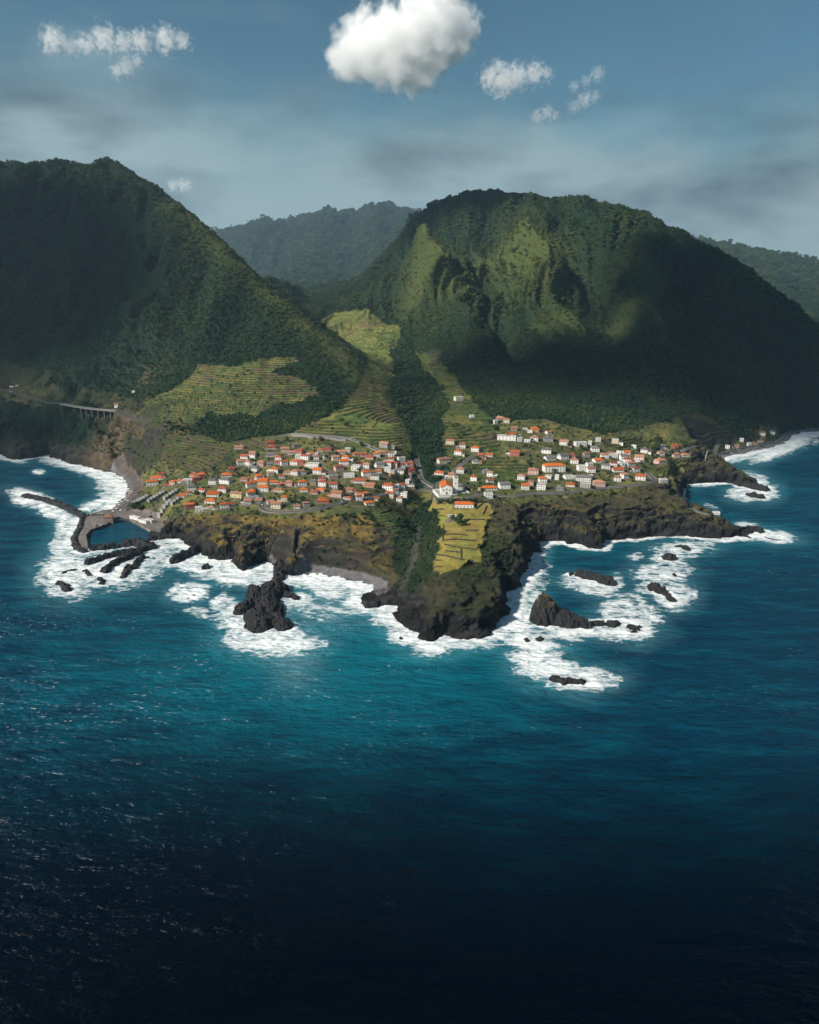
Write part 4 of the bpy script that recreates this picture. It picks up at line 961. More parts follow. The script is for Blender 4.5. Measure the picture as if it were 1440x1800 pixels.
# ------------------------------------------------------------------ rock meshes: crags with uneven tops
rm, nt, bs = new_mat('black lava rock')
L = nt.links
ge = nd(nt, 'ShaderNodeNewGeometry'); at = nd(nt, 'ShaderNodeAttribute', attribute_name='albedo')
nA = nd(nt, 'ShaderNodeTexNoise'); nA.inputs['Scale'].default_value = 0.5; nA.inputs['Detail'].default_value = 9; nA.inputs['Roughness'].default_value = 0.72
L.new(ge.outputs['Position'], nA.inputs['Vector'])
ma = nd(nt, 'ShaderNodeMapRange'); ma.inputs[1].default_value = 0.25; ma.inputs[2].default_value = 0.75; ma.inputs[3].default_value = 0.35; ma.inputs[4].default_value = 1.65
L.new(nA.outputs['Fac'], ma.inputs[0])
vs = nd(nt, 'ShaderNodeVectorMath', operation='SCALE'); L.new(at.outputs['Color'], vs.inputs[0]); L.new(ma.outputs[0], vs.inputs['Scale']); L.new(vs.outputs[0], bs.inputs['Base Color'])
bp = nd(nt, 'ShaderNodeBump'); bp.inputs['Strength'].default_value = 0.9; bp.inputs['Distance'].default_value = 1.4
L.new(nA.outputs['Fac'], bp.inputs['Height']); L.new(bp.outputs[0], bs.inputs['Normal'])
bs.inputs['Roughness'].default_value = 0.75; bs.inputs['Specular IOR Level'].default_value = 0.3
MAT_ROCK = rm
def rock_mesh(name, lobes, veg, res, seed):
    allp = np.vstack([P for P, r, h in lobes]); R = max(r for P, r, h in lobes) * 1.5 + 3
    x0, y0 = allp.min(0) - R; x1, y1 = allp.max(0) + R
    ox, oy = (x0 + x1) / 2, (y0 + y1) / 2
    gx, gy = np.meshgrid(np.arange(x0, x1, res), np.arange(y0, y1, res))
    S = gx.shape; gx = gx.ravel(); gy = gy.ravel()
    wx = gx + 4.2 * fbm(gx / 8, gy / 8, 4, seed, .6); wy = gy + 4.2 * fbm(gx / 8, gy / 8, 4, seed + 1, .6)
    hgt = np.full(gx.shape, -9.0)
    for P, r, h in lobes:
        t = path_dist(wx, wy, P) / r
        hgt = np.maximum(hgt, h * (1 - np.clip(t, 0, 2) ** 2.3) - 0.3)
    rg = ridged(gx / 7.0 + 0.3 * gy / 8, gy / 9.0, 4, seed + 3, 0.6)
    top = max(h for P, r, h in lobes)
    hgt = hgt + ((0.26 * top + 0.8) * rg - 0.07 * top) * sstep(-5, 3, hgt)
    P3 = np.stack([gx, gy, hgt], 1)
    nn = grid_normals(P3.reshape(S + (3,))).reshape(-1, 3)
    dsp = 1.1 * vnoise3(gx / 4.5, gy / 4.5, hgt / 3.2, seed) + 0.6 * vnoise3(gx / 2, gy / 2, hgt / 1.6, seed + 2)
    P3 += nn * (dsp * sstep(-2, 1.5, hgt) * min(1.0, top / 8 + 0.25))[:, None]
    a = np.tile(C3(0.020, 0.019, 0.021), (len(gx), 1)) * (1 + 0.4 * fbm(gx / 5, gy / 5, 2, seed + 9))[:, None]
    if veg:
        k = sstep(top * (1 - veg) + 3, top * (1 - veg) + 8, P3[:, 2]) * sstep(0.62, 0.25, 1 - nn[:, 2]) * sstep(-0.3, 0.1, fbm(gx / 6, gy / 6, 3, seed + 8))
        a = a * (1 - k[:, None]) + C3(0.105, 0.085, 0.034) * k[:, None]
    wet = sstep(2.2, 0.6, P3[:, 2]); a = a * (1 - 0.5 * wet[:, None])
    P3 -= np.array([ox, oy, 0])
    id_ = np.arange(len(gx)).reshape(S)
    q = np.stack([id_[:-1, :-1], id_[:-1, 1:], id_[1:, 1:], id_[1:, :-1]], -1).reshape(-1, 4)
    q = q[P3[q, 2].max(1) > -1.5]
    u, inv = np.unique(q, return_inverse=True)
    return make_mesh(name, P3[u], inv.reshape(-1, 4), [MAT_ROCK], False, colors={'albedo': a[u]}), (ox, oy, 0)
for i, ((lab, _, veg), lobes) in enumerate(zip(ROCKS, ROCKW)):
    size = max(r for P, r, h in lobes)
    me, o = rock_mesh('sea_rock', lobes, veg, 0.6 if size > 6 else 0.45, 300 + i * 7)
    add('sea_rock', me, loc=o, label=lab, cat='rock', group='rocks standing in the sea')
# the boulder breakwater and the armour rocks outside the harbour arm
br = random.Random(3)
def boulder_mesh(seed):
    r = random.Random(seed); import itertools
    v = []
    for a, b, c in itertools.product((-1, 1), repeat=3):
        v.append((a * r.uniform(.55, 1), b * r.uniform(.55, 1), c * r.uniform(.5, .95)))
    f = [(0, 1, 3, 2), (4, 6, 7, 5), (0, 4, 5, 1), (2, 3, 7, 6), (0, 2, 6, 4), (1, 5, 7, 3)]
    me = make_mesh('boulder', np.array(v), f, [MAT_BOULDER], False)
    return me
MAT_BOULDER = plain('armour boulder', (0.05, 0.048, 0.048), 0.85, 0.5, 0.8, 0.3, rand=0.5)
BOULD = [boulder_mesh(i) for i in range(8)]
for nm, lab, path, n, core in (('breakwater', 'long black boulder breakwater running out from the harbour car park', MOLE, 130, (5.2, 4.2)), ('boulder_revetment', 'line of armour boulders round the outside of the harbour arm', MOLE2, 90, (3.6, 3.0))):
    me, o = rock_mesh('core', [(path, core[0] * 1.25, core[1])], 0, 0.7, 77)
    root = add(nm, None, loc=(path[:, 0].mean(), path[:, 1].mean(), 0), label=lab, cat='breakwater')
    c = add('core', me, root, (o[0] - root.location.x, o[1] - root.location.y, 0))
    S_ = np.concatenate([[0], np.cumsum(np.hypot(*np.diff(path, axis=0).T))])
    for k in range(n):
        t = (k + br.random()) / n * S_[-1]; off = br.uniform(-1, 1)
        x = np.interp(t, S_, path[:, 0]); y = np.interp(t, S_, path[:, 1])
        j = min(len(path) - 2, max(0, int(np.searchsorted(S_, t) - 1))); dv = path[j + 1] - path[j]; dv = dv / np.hypot(*dv)
        x += -dv[1] * off * core[0]; y += dv[0] * off * core[0]
        b = add('boulder', BOULD[k % 8], root, (x - root.location.x, y - root.location.y, core[1] * (1 - abs(off) ** 1.6) * 0.95 + 0.3))
        b.rotation_euler = (br.uniform(0, 3), br.uniform(0, 3), br.uniform(0, 3)); s = br.uniform(0.9, 1.9); b.scale = (s, s, s * br.uniform(.7, 1))
# ------------------------------------------------------------------ roads and walls
MAT_ROAD = plain('worn asphalt', (0.075, 0.072, 0.070), 0.9, 0.3, 0.2)
MAT_KERB = plain('pale concrete', (0.25, 0.235, 0.22), 0.85, 0.25, 0.5)
MAT_STONE = plain('dark dry stone', (0.055, 0.048, 0.038), 0.95, 0.5, 0.9, 0.3)
MAT_CONC = plain('grey concrete', (0.24, 0.23, 0.215), 0.85, 0.25, 0.5)
def side_dirs(P):
    t = np.gradient(P[:, :2], axis=0); t /= np.hypot(t[:, 0], t[:, 1])[:, None] + 1e-9
    return np.stack([-t[:, 1], t[:, 0]], 1)
def ribbon(P, w, dz):
    n = side_dirs(P)
    a = np.column_stack([P[:, :2] + n * w / 2, P[:, 2] + dz]); b = np.column_stack([P[:, :2] - n * w / 2, P[:, 2] + dz])
    k = len(P); V = np.vstack([a, b])
    return V, np.array([(i + k, i + k + 1, i + 1, i) for i in range(k - 1)])
def wall_strip(P, off, th, z0, z1):
    """a solid wall that follows a path"""
    n = side_dirs(P); k = len(P)
    c = P[:, :2] + n * off
    V = np.vstack([np.column_stack([c + n * s * th / 2, P[:, 2] + z]) for s, z in ((-1, z0), (1, z0), (1, z1), (-1, z1))])
    f = []
    for i in range(k - 1):
        for a, b in ((0, 1), (1, 2), (2, 3), (3, 0)): f.append((a * k + i, b * k + i, b * k + i + 1, a * k + i + 1))
    f += [(0, k, 2 * k, 3 * k), (k - 1, 4 * k - 1, 3 * k - 1, 2 * k - 1)]
    return V, f
for i, (lab, w, P) in enumerate(ROADP):
    V, f = ribbon(P, w, 0.12)
    V2, f2 = ribbon(P, w + 0.9, -0.02)
    rd = add('road' if w > 4 else 'footpath', make_mesh('road', V, f, [MAT_ROAD], True), label=lab, kind='structure')
    for s in (-1, 1):
        V, f = wall_strip(P, s * (w / 2 + 0.25), 0.45, -2.5, 0.75 if i in (0, 4, 7, 9, 10) else 0.30)
        add('kerb', make_mesh('kerb', V, f, [MAT_STONE if i in (9, 10) else MAT_KERB if i != 0 or s < 0 else MAT_CONC]), rd)
def wall_thing(name, lab, pts, th, h, mat, grp=None, sink=2.0, cat='wall'):
    P = smooth_path(hits(pts), 3.0, 0); P[:, 2] = ground(P[:, 0], P[:, 1])
    o = P.mean(0); V, f = wall_strip(P, 0, th, -sink, h)
    add(name, make_mesh(name, V - o, f, [mat]), loc=tuple(o), label=lab, cat=cat, group=grp)
PW = crop(0, 0, 1, [])
pwz = lambda pts: [(740 + a / 7.83, 780 + b / 7.83) for a, b in pts]
for lab, pts in [
 ('top left dark terrace wall on the yellow promontory field', [(200,830),(340,830)]), ('second left terrace wall from the top of the yellow field', [(190,905),(320,905)]), ('left terrace wall beside the ruined house', [(230,1000),(330,1000)]),
 ('long terrace wall right of the round dark tree clump', [(640,1042),(930,1050)]), ('first radiating field wall right of the orange hip-roofed house', [(650,795),(780,765)]), ('second radiating field wall right of the orange hip-roofed house', [(710,850),(820,800)]),
 ('third radiating field wall right of the orange hip-roofed house', [(755,910),(850,825)]), ('rightmost radiating field wall by the cliff edge', [(855,970),(905,860)]), ('short right-hand terrace wall in the middle of the yellow field', [(610,1195),(800,1195)]),
 ('thin terrace wall crossing the middle of the yellow field', [(330,1255),(600,1255),(650,1270)]), ('straight full-width terrace wall of the lower yellow field', [(320,1335),(770,1340)]), ('slanting full-width terrace wall of the lower yellow field', [(320,1390),(560,1440),(780,1465)]),
 ('short wall under the slanting terrace wall', [(340,1480),(550,1500)]), ('lowest long slanting terrace wall of the yellow field', [(180,1530),(560,1600),(720,1620)]), ('upright field wall splitting the lowest two plots', [(550,1450),(555,1590)]),
 ('short wall at the lower left corner of the yellow field', [(165,1610),(280,1610)]), ('long upright wall down the left side of the yellow field', [(310,1120),(300,1350)]), ('last lowest short wall of the yellow field', [(160,1700),(290,1700)])]:
    wall_thing('terrace_wall', lab, pwz(pts), 1.0, 1.1, MAT_STONE, 'dry stone walls on the promontory field', 1.0)
wall_thing('retaining_wall', 'long pale retaining wall under the upper walled road', [(512,766),(549,771),(584,773),(608,775)], 1.0, 3.2, MAT_CONC)
wall_thing('sea_wall', 'dark sea wall along the far right beach', [(1240,808),(1256,800),(1290,791),(1330,784),(1362,779),(1380,770)], 1.6, 2.6, MAT_CONC)
wall_thing('field_wall', 'straight path wall splitting the green field above the black beach', [(690,882),(668,906)], 0.8, 0.7, MAT_STONE)
wall_thing('quay_wall', 'low curved quay wall along the right side of the harbour pool', [(228,914),(246,924),(265,934)], 1.0, 1.1, MAT_CONC)
wall_thing('quay_wall', 'hooked concrete wall at the left of the harbour pool', [(166,930),(172,922),(180,925),(187,924),(193,916)], 0.9, 1.4, MAT_CONC)
# viaduct on the left road
va, vb = hit(110, 711), hit(205, 723)
root = add('viaduct', None, loc=va, label='concrete road viaduct on slim pillars at the left', cat='viaduct')
VP = np.column_stack([np.linspace(0, vb[0] - va[0], 30), np.linspace(0, vb[1] - va[1], 30) - 8 * np.sin(np.linspace(0, math.pi, 30)), np.linspace(0, vb[2] - va[2], 30) + 0.8])
V, f = wall_strip(VP, 0, 8.0, -1.1, 0.0); add('deck', make_mesh('deck', V, f, [MAT_CONC]), root)
V, f = ribbon(VP, 6.4, 0.02); add('roadway', make_mesh('roadway', V, f, [MAT_ROAD]), root)
for s in (-1, 1):
    V, f = wall_strip(VP, s * 3.8, 0.35, 0.0, 1.0); add('parapet', make_mesh('parapet', V, f, [MAT_KERB]), root)
pm_ = MB(); pm_.box(-0.55, 0.55, -1.8, 1.8, -24, -1.0); pmesh = pm_.mesh('pillar', [MAT_CONC])
for k in range(11, 30, 3): add('pillar', pmesh, root, tuple(VP[k]), rz=0.1)

# ------------------------------------------------------------------ houses
WALLC = {'w': (0.74, 0.72, 0.68), 'c': (0.60, 0.53, 0.40), 'p': (0.55, 0.36, 0.31), 'y': (0.62, 0.50, 0.26), 'g': (0.30, 0.29, 0.29), 'r': (0.36, 0.11, 0.08), 'b': (0.28, 0.20, 0.15), 'o': (0.50, 0.28, 0.12)}
ROOFC = {'O': (0.52, 0.125, 0.030), 'R': (0.34, 0.085, 0.045), 'T': (0.40, 0.19, 0.12), 'G': (0.17, 0.165, 0.17), 'F': (0.42, 0.40, 0.38)}
MW = {k: plain('plaster ' + WALLW[k], c, 0.85, 0.12, 0.4, rand=0.12) for k, c in WALLC.items()}
def roof_mat(name, col):
    m, nt, b = new_mat(name); L = nt.links
    tc = nd(nt, 'ShaderNodeTexCoord'); oi = nd(nt, 'ShaderNodeObjectInfo')
    n = nd(nt, 'ShaderNodeTexNoise'); n.inputs['Scale'].default_value = 0.8; n.inputs['Detail'].default_value = 6; n.inputs['Roughness'].default_value = 0.75
    L.new(tc.outputs['Object'], n.inputs['Vector'])
    w = nd(nt, 'ShaderNodeTexWave'); w.inputs['Scale'].default_value = 1.1; w.inputs['Distortion'].default_value = 0.6
    L.new(tc.outputs['Object'], w.inputs['Vector'])
    r1 = nd(nt, 'ShaderNodeMapRange'); r1.inputs[1].default_value = .3; r1.inputs[2].default_value = .7; r1.inputs[3].default_value = .62; r1.inputs[4].default_value = 1.3; L.new(n.outputs['Fac'], r1.inputs[0])
    r2 = nd(nt, 'ShaderNodeMapRange'); r2.inputs[3].default_value = .72; r2.inputs[4].default_value = 1.22; L.new(oi.outputs['Random'], r2.inputs[0])
    r3 = nd(nt, 'ShaderNodeMapRange'); r3.inputs[3].default_value = .82; r3.inputs[4].default_value = 1.08; L.new(w.outputs['Fac'], r3.inputs[0])
    m1 = nd(nt, 'ShaderNodeMath', operation='MULTIPLY'); L.new(r1.outputs[0], m1.inputs[0]); L.new(r2.outputs[0], m1.inputs[1])
    m2 = nd(nt, 'ShaderNodeMath', operation='MULTIPLY'); L.new(m1.outputs[0], m2.inputs[0]); L.new(r3.outputs[0], m2.inputs[1])
    v = nd(nt, 'ShaderNodeVectorMath', operation='SCALE'); v.inputs[0].default_value = col; L.new(m2.outputs[0], v.inputs['Scale']); L.new(v.outputs[0], b.inputs['Base Color'])
    bp = nd(nt, 'ShaderNodeBump'); bp.inputs['Distance'].default_value = 0.06; L.new(w.outputs['Fac'], bp.inputs['Height']); L.new(bp.outputs[0], b.inputs['Normal'])
    b.inputs['Roughness'].default_value = 0.9; b.inputs['Specular IOR Level'].default_value = 0.2
    return m
MR = {k: roof_mat('roof ' + ROOFW[k], c) for k, c in ROOFC.items()}
MAT_GLASS = plain('dark window glass', (0.03, 0.035, 0.04), 0.12, 0.2, 1.0, spec=0.5)
MAT_TRIM = plain('pale trim', (0.62, 0.60, 0.56), 0.7, 0.1, 1.0)
MAT_DOOR = plain('dark painted door', (0.11, 0.06, 0.035), 0.6, 0.2, 1.0, rand=0.4)
def window_mesh(w, h):
    m = MB(); m.box(-w / 2 - .12, w / 2 + .12, -0.05, 0.06, -.14, h + .12, 0); m.box(-w / 2, w / 2, -0.085, -0.052, 0, h, 1); m.box(-.04, .04, -0.11, -0.087, 0, h, 0)
    return m.mesh('window', [MAT_TRIM, MAT_GLASS])
WIN = window_mesh(1.15, 1.35); WINW = window_mesh(2.4, 1.4)
dm = MB(); dm.box(-.65, .65, -.05, .06, 0, 2.3, 0); dm.box(-.5, .5, -.085, -.052, 0.02, 2.15, 1); DOOR = dm.mesh('door', [MAT_TRIM, MAT_DOOR])
cm_ = MB(); cm_.box(-.35, .35, -.35, .35, -1.4, 0.9); cm_.box(-.45, .45, -.45, .45, 0.902, 1.05); CHIM = cm_.mesh('chimney', [MW['w']])
MAT_TANK = plain('blue water tank', (0.10, 0.20, 0.30), 0.5, 0.1, 1.0)
def wall_part(w, d, h, gable, pitch, mat):
    m = MB()
    x, y = w / 2, d / 2
    i = 0
    m.v = [(-x, -y, -4), (x, -y, -4), (x, y, -4), (-x, y, -4), (-x, -y, h), (x, -y, h), (x, y, h), (-x, y, h)]
    m.f = [(0, 1, 5, 4), (2, 3, 7, 6)]
    if gable:
        m.v += [(-x, 0, h + y * pitch), (x, 0, h + y * pitch)]
        m.f += [(1, 2, 6, 9, 5), (3, 0, 4, 8, 7)]
    else:
        m.f += [(1, 2, 6, 5), (3, 0, 4, 7), (4, 5, 6, 7)]
    m.m = [0] * len(m.f)
    return m.mesh('wall', [mat])
def roof_part(w, d, h, kind, pitch, mat, over=0.55):
    m = MB(); X, Y = w / 2 + over, d / 2 + over; t = 0.22
    zb = h - over * pitch; zr = h + d / 2 * pitch
    rx = X if kind == 'gable' else max(0.05, X - Y)
    up = [(-X, -Y, zb + t), (X, -Y, zb + t), (X, Y, zb + t), (-X, Y, zb + t), (-rx, 0, zr + t), (rx, 0, zr + t)]
    lo = [(a, b, c - t) for a, b, c in up]
    m.v = up + lo
    m.f = [(0, 1, 5, 4), (2, 3, 4, 5), (1, 2, 5), (3, 0, 4)]
    m.f += [tuple(6 + k for k in reversed(f)) for f in m.f]
    m.f += [(6, 7, 1, 0), (7, 8, 2, 1), (8, 9, 3, 2), (9, 6, 0, 3)]
    if kind == 'gable': m.f = [f for f in m.f if f not in ((1, 2, 5), (3, 0, 4), (11, 8, 7), (10, 6, 9))] + [(7, 8, 11, 5, 2)[:0]] * 0 + [(1, 7, 11, 5), (8, 2, 5, 11), (6, 0, 4, 10), (3, 9, 10, 4)]
    m.f = [f for f in m.f if not (kind == 'gable' and f in ((7, 8, 2, 1), (9, 6, 0, 3)))]
    m.m = [0] * len(m.f)
    return m.mesh('roof', [mat])
def flat_roof(w, d, h, mat):
    m = MB(); x, y = w / 2, d / 2
    m.box(-x + .3, x - .3, -y + .3, y - .3, h + 0.01, h + .14)
    for a, b, c, e in ((-x - .1, x + .1, -y - .1, -y + .25), (-x - .1, x + .1, y - .25, y + .1), (-x - .1, -x + .25, -y + .25, y - .25), (x - .25, x + .1, -y + .25, y - .25)): m.box(a, b, c, e, h + 0.003, h + .55, 1)
    return m.mesh('roof', [mat, MW['w']])
def house(name, x, y, z, w, d, rz, st, roof, wall, label, cat, group=None, seed=0, nwin=None, hip=None, side=True, chim=True, hst=2.8):
    r = random.Random(seed)
    root = add(name, None, loc=(x, y, z), rz=rz, label=label, cat=cat, group=group)
    h = st * hst + 0.3
    pitch = r.uniform(0.36, 0.5)
    kind = 'flat' if roof == 'F' else ('hip' if (hip if hip is not None else r.random() < 0.6) else 'gable')
    add('wall', wall_part(w, d, h, kind == 'gable', pitch, MW[wall]), root)
    if kind == 'flat': ro = add('roof', flat_roof(w, d, h, MR['F']), root)
    else: ro = add('roof', roof_part(w, d, h, kind, pitch, MR[roof]), root)
    if chim and kind != 'flat' and r.random() < 0.4: add('chimney', CHIM, ro, (r.uniform(-.25, .25) * w, d * 0.18, h + d * .5 * pitch * .8))
    n = nwin or (2 if w < 9 else 3 if w < 14 else 4 if w < 19 else 5)
    di = r.randrange(n)
    for s in range(st):
        zz = s * hst + 1.0
        for k in range(n):
            xx = (k + .5) / n * (w - 1) - (w - 1) / 2
            if s == 0 and k == di and w > 6: add('door', DOOR, root, (xx, -d / 2, 0.05))
            else: add('window', WIN, root, (xx, -d / 2, zz))
        if side and (s == st - 1):
            a = add('window', WIN, root, (-w / 2, 0, zz), rz=-math.pi / 2)
            if w > 8: add('window', WIN, root, (w / 2, 0, zz), rz=math.pi / 2)
    return root
SHORT = {}
for i, row in enumerate(['highest group over grey holiday units', 'row facing the harbour fields', 'belt above grey holiday units', 'front row above left cliff', 'top row below the walled road', 'second row of the orange quarter', 'middle row of the orange quarter', 'fourth row of the orange quarter', 'seaward row beside the cliff road',
      'scattered row up the right spur', 'fields between church and right village', 'cluster by the ravine bridge', 'row just right of the promontory', 'highest row of the right village', 'middle row of the right village', 'third row of the right village', 'front row of the right village', 'far hamlet behind right beach']): SHORT[HROWS[i][0]] = row
for i, h in enumerate(HOUSES):
    rt = 'flat roof' if h['roof'] == 'F' else ROOFW[h['roof']] + ' roof'
    lab = '%s house, %s, %s in %s' % (WALLW[h['wall']], rt, ORD[h['o']].replace(' the', ''), SHORT[h['row']])
    if h['o'] == h['n'] - 1 and h['n'] > 1: lab = '%s house, %s, rightmost in %s' % (WALLW[h['wall']], rt, SHORT[h['row']])
    house('house', h['x'], h['y'], h['z'], h['w'], h['d'], h['rz'], h['st'], h['roof'], h['wall'], lab, 'house', 'village houses', seed=100 + i)
house('house', BIGH[0], BIGH[1] + 6, BIGH[2], 22, 11, -0.05, 1, 'O', 'w', 'white house with bright orange hip roof on the yellow promontory below the church', 'house', seed=1, hip=True, hst=4.2)
house('ruined_house', RUIN[0], RUIN[1] + 4, RUIN[2], 9, 7, 0.05, 2, 'F', 'b', 'shabby brown ruined house beside the round tree clump on the yellow field', 'house', seed=2, chim=False)
house('hotel', HOTEL[0], HOTEL[1] + 7, HOTEL[2], 29, 12, 0.12, 3, 'O', 'w', 'largest white building of the right village with long orange hip roof', 'hotel', seed=3, nwin=7, hip=True)
house('sports_hall', GYM[0], GYM[1] + 5, GYM[2], 17, 10, -0.06, 1, 'F', 'w', 'white flat-roofed hall with dark windows by the hairpin road', 'hall', seed=4, nwin=5, hst=5)
house('apartment_block', SCHOOL[0], SCHOOL[1] + 5, SCHOOL[2], 20, 9, -0.04, 2, 'G', 'w', 'white block with two rows of dark windows on the right cliff top', 'building', seed=5, nwin=7)
house('lookout_building', POINTH[0], POINTH[1] + 4, POINTH[2], 10, 8, 0.1, 2, 'F', 'g', 'grey square block alone at the right end of the cliff top', 'building', seed=6, nwin=2)
q = hit(1259, 905); house('pool_building', q[0], q[1] + 3, q[2], 11, 5, -0.1, 1, 'F', 'w', 'small white pool building on the rocky western point', 'building', seed=7)
q = hit(189, 917); house('harbour_house', q[0], q[1] + 5, q[2], 11, 9, 0.2, 2, 'T', 'b', 'brown harbour house with terracotta roof beside the pool', 'house', seed=8, hip=True)
for k, (px, py, w, lab) in enumerate(((237, 913, 17, 'long white beach kiosk nearest the pool on the harbour quay'), (252, 919, 15, 'middle white beach kiosk on the harbour quay'), (262, 918, 13, 'white beach kiosk against the cliff at the quay end'))):
    q = at_z(px, py, 3.8); house('kiosk', q[0], q[1] + 2, 3.8, w, 4.5, -0.55, 1, 'F', 'w', lab, 'kiosk', 'white kiosks on the quay', seed=20 + k, chim=False, side=False)
q = hit(236, 690); house('farm_shed', q[0], q[1] + 2, q[2], 7, 5, 0, 1, 'F', 'w', 'lone white shed above the left terraces near the bare scar', 'shed', seed=31)
for k, (px, py, lab) in enumerate(((20, 682, 'white roadside house at the far left of the mountain road'), (30, 680, 'second roadside house on the far left mountain road'), (204, 714, 'white hut at the right end of the viaduct'))):
    q = hit(px, py); house('roadside_house', q[0], q[1] + 5, q[2], 8, 6, 0, 1, 'T' if k else 'F', 'w', lab, 'house', seed=33 + k)
# stepped rows of grey-roofed holiday units
MAT_SHELL = plain('weathered grey roof shell', (0.20, 0.19, 0.185), 0.85, 0.3, 0.5, rand=0.2)
for k, (cx, cy_, w, rz, n, lab) in enumerate(((155,640,100,0.9,5,'grey holiday units nearest the harbour road'), (290,612,105,0.75,6,'grey barrel-roofed holiday units in a long diagonal row'), (420,592,90,0.75,5,'grey holiday units beside the first orange roofs'), (365,702,90,0.85,5,'grey holiday units closest to the cliff edge'), (458,652,60,0.8,3,'shortest row of grey holiday units'))):
    px, py = 220 + cx / 5.143, 760 + cy_ / 5.143
    q = hit(px, py - 4)
    root = add('holiday_units', None, loc=q, rz=rz, label=lab, cat='holiday units', group='grey roofed holiday units')
    um = MB(); um.box(-2.1, 2.1, -3.6, 3.6, -4, 3.2); UNIT = um.mesh('unit', [MW['g']])
    sm_ = MB(); nseg = 7
    pts = [(2.35 * math.cos(math.pi * j / nseg), 3.205 + 1.5 * math.sin(math.pi * j / nseg)) for j in range(nseg + 1)]
    for j in range(nseg): sm_.quad([(pts[j][0], -4.1, pts[j][1]), (pts[j][0], 4.1, pts[j][1]), (pts[j + 1][0], 4.1, pts[j + 1][1]), (pts[j + 1][0], -4.1, pts[j + 1][1])])
    for yy in (-4.1, 4.1): sm_.quad([(a, yy, b) for a, b in pts])
    SH = sm_.mesh('roof_shell', [MAT_SHELL])
    for j in range(n):
        xx = (j - (n - 1) / 2) * 4.45; zz = ground(q[0] + xx * math.cos(rz), q[1] + xx * math.sin(rz)) - q[2]
        u_ = add('unit', UNIT, root, (xx, 0, float(zz)))
        add('roof_shell', SH, u_); add('window', WINW, u_, (0, -3.6, 1.0))
# low outbuildings squeezed in beside the houses
orr = random.Random(17); cnt = 0; OUT = []
for h in HOUSES:
    if cnt >= 64 or orr.random() > 0.42 or h['o'] == 0 or h['o'] == h['n'] - 1: continue
    w = orr.uniform(3.5, 6.0); dd_ = orr.uniform(3.5, 5.5); sd_ = orr.choice((-1, 1)); off = h['w'] / 2 + w / 2 + orr.uniform(-.1, 1.2)
    x = h['x'] + sd_ * off * math.cos(h['rz']); y = h['y'] + sd_ * off * math.sin(h['rz']) - orr.uniform(0, 2)
    if any(g is not h and math.hypot(x - g['x'], y - g['y']) < (max(g['w'], g['d']) + w) * 0.5 for g in HOUSES): continue
    rf_ = orr.choice('TGFRFO'); wl_ = orr.choice('wgcpb')
    root = add('outbuilding', None, loc=(x, y, h['z'] - 0.2), rz=h['rz'], cat='outbuilding', group='outbuildings', label='low %s outbuilding beside %s house of %s' % (WALLW[wl_], ORD[h['o']].replace(' the', ''), SHORT[h['row']]))
    add('wall', wall_part(w, dd_, 2.7, False, 0, MW[wl_]), root)
    add('roof', flat_roof(w, dd_, 2.7, MR['F']) if rf_ == 'F' else roof_part(w, dd_, 2.7, 'hip', 0.35, MR[rf_], 0.3), root); add('window', WIN, root, (0, -dd_ / 2, 0.9)); cnt += 1
# ------------------------------------------------------------------ church on its walled terrace
cx, cy_, cz_ = CHURCH
root = add('church', None, loc=(cx, cy_, cz_ + 2.2), rz=0.22, label='white church with orange roof and square bell tower on a walled terrace', cat='church')
root.scale = (1.32, 1.32, 1.32)
m = MB(); m.box(-15, 17, -12, 10, -8, 0.0); m.quad([(-14.6, -11.6, 0.004), (16.6, -11.6, 0.004), (16.6, 9.6, 0.004), (-14.6, 9.6, 0.004)], 1); add('terrace', m.mesh('terrace', [MW['w'], MAT_CONC]), root)
m = MB()
for a in ((-15.05, 17.05, -12.05, -11.6), (-15.05, 17.05, 9.6, 10.05), (-15.05, -14.6, -11.6, 9.6), (16.6, 17.05, -11.6, 9.6)): m.box(*a, 0.006, 0.9)
add('terrace_wall', m.mesh('terrace_wall', [MW['w']]), root)
w_, d_, h_ = 18, 11, 7.5
nave = add('wall', wall_part(18, 11, 7.5, True, 0.55, MW['w']), root, (-4.5, -1.0, 0.01), rz=math.pi / 2 - 0.18)
rf = add('roof', roof_part(18, 11, 7.5, 'gable', 0.55, MR['O'], 0.35), root, (-4.5, -1.0, 0.01), rz=math.pi / 2 - 0.18)
def tower(root):
    m = MB(); m.box(-2.2, 2.2, -2.2, 2.2, 0.01, 13.5); m.box(-2.45, 2.45, -2.45, 2.45, 13.503, 13.9)
    t = add('tower', m.mesh('tower', [MW['w']]), root, (4.6, -3.2, 0.0), rz=-0.18)
    m = MB()
    for a in (-1, 1):
        for b in (-1, 1): m.box(a * 1.7 - .45, a * 1.7 + .45, b * 1.7 - .45, b * 1.7 + .45, 13.903, 16.5)
    m.box(-2.3, 2.3, -2.3, 2.3, 16.503, 16.9); add('belfry', m.mesh('belfry', [MW['w']]), t)
    m = MB(); s = 2.1
    for a, b in (((-s, -s), (s, -s)), ((s, -s), (s, s)), ((s, s), (-s, s)), ((-s, s), (-s, -s))): m.quad([(a[0], a[1], 16.905), (b[0], b[1], 16.905), (0, 0, 19.6)])
    add('spire', m.mesh('spire', [MR['G']]), t)
    add('window', WIN, t, (0, -2.2, 9.0)); add('window', WIN, t, (2.2, 0, 9.0), rz=math.pi / 2)
tower(root)
fd = lambda u, v: (-4.5 + u * math.cos(-0.18) - v * math.sin(-0.18), -1.0 + u * math.sin(-0.18) + v * math.cos(-0.18))
p = fd(0, -9.02); add('door', DOOR, root, (p[0], p[1], 0.02), rz=-0.18).scale = (1.5, 1, 1.4)
